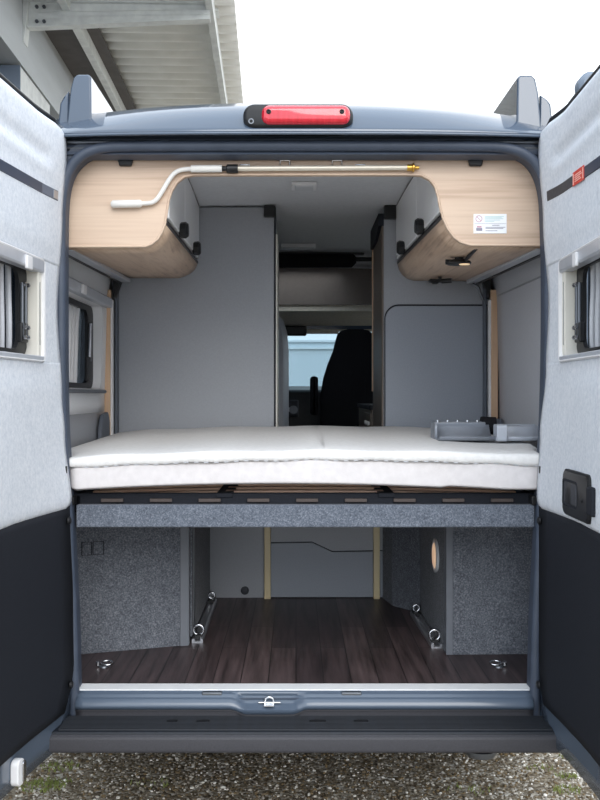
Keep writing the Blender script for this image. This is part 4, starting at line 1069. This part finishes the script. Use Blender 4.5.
# ---- hall with canopy on the left (slightly turned against the van)
th = math.radians(1.69)
def BW(X, D, Z): return V((X * math.cos(th) - D * math.sin(th), CY + X * math.sin(th) + D * math.cos(th), Z))
hall = thing('industrial_hall', 'grey industrial hall with a corrugated canopy to the left of the van', 'building', BW(-2.6, 12, 0))
def hb_(X0, X1, D0, D1, Z0, Z1, nm, m, bev=0): return MB().box(X0, X1, D0, D1, Z0, Z1, lambda X, D, Z: BW(X, D, Z)).build(nm, m, hall, bev=bev)
ZC = 5.5
hb_(-2.7, -2.34, 2, 24, 4.72, 6.4, 'wall_fascia', wallB)
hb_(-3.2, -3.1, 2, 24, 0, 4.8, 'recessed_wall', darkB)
hb_(-3.1, -2.5, 10.9, 11.6, 0, 4.72, 'wall_pier', steelB); hb_(-3.1, -2.44, 12.0, 13.9, 0, 4.72, 'wall_pier', galv)
hb_(-3.1, -2.5, 5.0, 8.0, 0, 4.72, 'wall_pier', steelB)
hb_(-2.56, -2.345, 9.05, 9.07, 0, 4.70, 'wall_pier', steelB); hb_(-2.56, -2.35, 9.07, 10.3, 0, 4.70, 'wall_pier', galv)  # paler box behind the plate: sky light on the side put into colour
hb_(-3.1, -2.42, 16, 24, 0, 4.72, 'wall_pier', steelB)
# corrugated sheet
pitch = .25
ds = fr(6.0, 22.0, int(16 / pitch) * 8)
MB().grid(lambda X, D: BW(X, D, ZC + .040 * math.tanh(2.2 * math.sin(2 * PI * D / pitch))), [-2.3, -1.3, -.33], ds).build('canopy_sheet', corrug, hall, smooth=60, solid=.004)
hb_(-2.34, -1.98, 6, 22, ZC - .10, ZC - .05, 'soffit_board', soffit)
hb_(-1.98, -1.90, 6, 22, ZC - .22, ZC - .04, 'purlin', galv, .004)
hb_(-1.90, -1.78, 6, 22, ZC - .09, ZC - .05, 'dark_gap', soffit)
hb_(-.60, -.53, 6, 22, ZC - .20, ZC - .04, 'edge_channel', galv, .004)
def beam(D):
    b_ = MB()
    for dz0, dz1 in ((0, .03), (None, None)): pass
    z1 = ZC - .13
    prof_ = lambda X: (z1, z1 - .27 + (X + 2.34) / 1.8 * .10)
    b_.loft([[BW(X, D, prof_(X)[1] + .02), BW(X, D, z1 - .02), BW(X, D + .012, z1 - .02), BW(X, D + .012, prof_(X)[1] + .02)] for X in (-2.30, -.56)])
    b_.loft([[BW(X, D - .05, z1 - .02), BW(X, D + .06, z1 - .02), BW(X, D + .06, z1), BW(X, D - .05, z1)] for X in (-2.30, -.56)])
    b_.loft([[BW(X, D - .05, prof_(X)[1]), BW(X, D + .06, prof_(X)[1]), BW(X, D + .06, prof_(X)[1] + .02), BW(X, D - .05, prof_(X)[1] + .02)] for X in (-2.30, -.56)])
    # pressed rib along the web
    b_.loft([[BW(X, D - .012, (prof_(X)[1] + z1) / 2 - .015), BW(X, D, (prof_(X)[1] + z1) / 2 - .03), BW(X, D, (prof_(X)[1] + z1) / 2 + .03), BW(X, D - .012, (prof_(X)[1] + z1) / 2 + .015)] for X in (-2.22, -.56)])
    o = b_.build('canopy_beam', galv, hall)
    hb = MB().box(-2.34, -2.28, D - .07, D + .08, z1 - .42, z1 + .03, lambda X, Dd, Z: BW(X if Z > z1 - .3 else -2.34 + (X + 2.34) * .2, Dd, Z)).build('beam_end_plate', galv, o, bev=.004)
    for X, Z in ((-2.22, z1 - .06), (-2.22, z1 - .20), (-2.15, z1 - .06), (-2.15, z1 - .20)):
        MB().lathe([(.0, -.02), (.018, -.02), (.018, .0), (.0, .0)], BW(X, D - .005, Z), 'y', 6).build('bolt', steel, o)
beam(9.2); beam(15.5)
# second canopy beam level just above the frame edge
hb_(-2.3, -.5, 9.55, 9.75, ZC - .06, ZC - .03, 'cross_purlin', galv)

# ---- pale hall in front of the van, seen through the windscreen
fh = thing('distant_hall', 'pale blue hall with white bands for reflections, seen through the windscreen', 'building', (0, 34, 0))
MB().box(-16, 22, 30, 40, 0, 3.5, ).build('front_wall', farwall, fh)
for z in (3.42, 3.18): MB().box(-16, 22, 29.9, 30.0, z, z + .06).build('reflection_band', farwht, fh)  # white bands stand in for reflection lines in the windscreen
for x in (-3.6, -1.2, 1.8): MB().box(x, x + .16, 29.85, 30.0, 0, 3.18).build('downpipe', farwht, fh)

# ================================================================== LIGHT, CAMERA
w = bpy.data.worlds.new('sky'); scn.world = w; w.use_nodes = True
nt = w.node_tree; N = nt.nodes; L = nt.links
bg = N['Background']; tc = N.new('ShaderNodeTexCoord')
nz = N.new('ShaderNodeTexNoise'); nz.inputs['Scale'].default_value = 1.6; nz.inputs['Detail'].default_value = 5.
L.new(tc.outputs['Generated'], nz.inputs['Vector'])
rp = N.new('ShaderNodeValToRGB'); e = rp.color_ramp.elements
e[0].position = .35; e[0].color = (.76, .87, 1.0, 1); e[1].position = .62; e[1].color = (.96, .98, 1.0, 1)
L.new(nz.outputs['Fac'], rp.inputs['Fac']); L.new(rp.outputs['Color'], bg.inputs['Color'])
bg.inputs['Strength'].default_value = 1.95
sun = bpy.data.lights.new('sun', 'SUN'); sun.energy = 1.2; sun.angle = math.radians(35); sun.color = (1, .98, .95)
so = bpy.data.objects.new('sun', sun); COL.objects.link(so)
so.rotation_euler = (math.radians(60), 0, math.radians(10))   # from behind the camera, high

cam = bpy.data.cameras.new('camera'); co = bpy.data.objects.new('camera', cam); COL.objects.link(co)
co.location = (0, CY, CZ); co.rotation_euler = (PI / 2, 0, 0)
cam.sensor_width = 36; cam.sensor_fit = 'AUTO'; cam.lens = 36 * F / 800
cam.shift_x = (300 - VX) / 800; cam.shift_y = -(400 - VY) / 800
cam.clip_start = .05; cam.clip_end = 300
scn.camera = co
vs = scn.view_settings; vs.view_transform = 'Standard'; vs.look = 'None'; vs.gamma = 1; vs.exposure = .15
vs.use_curve_mapping = False
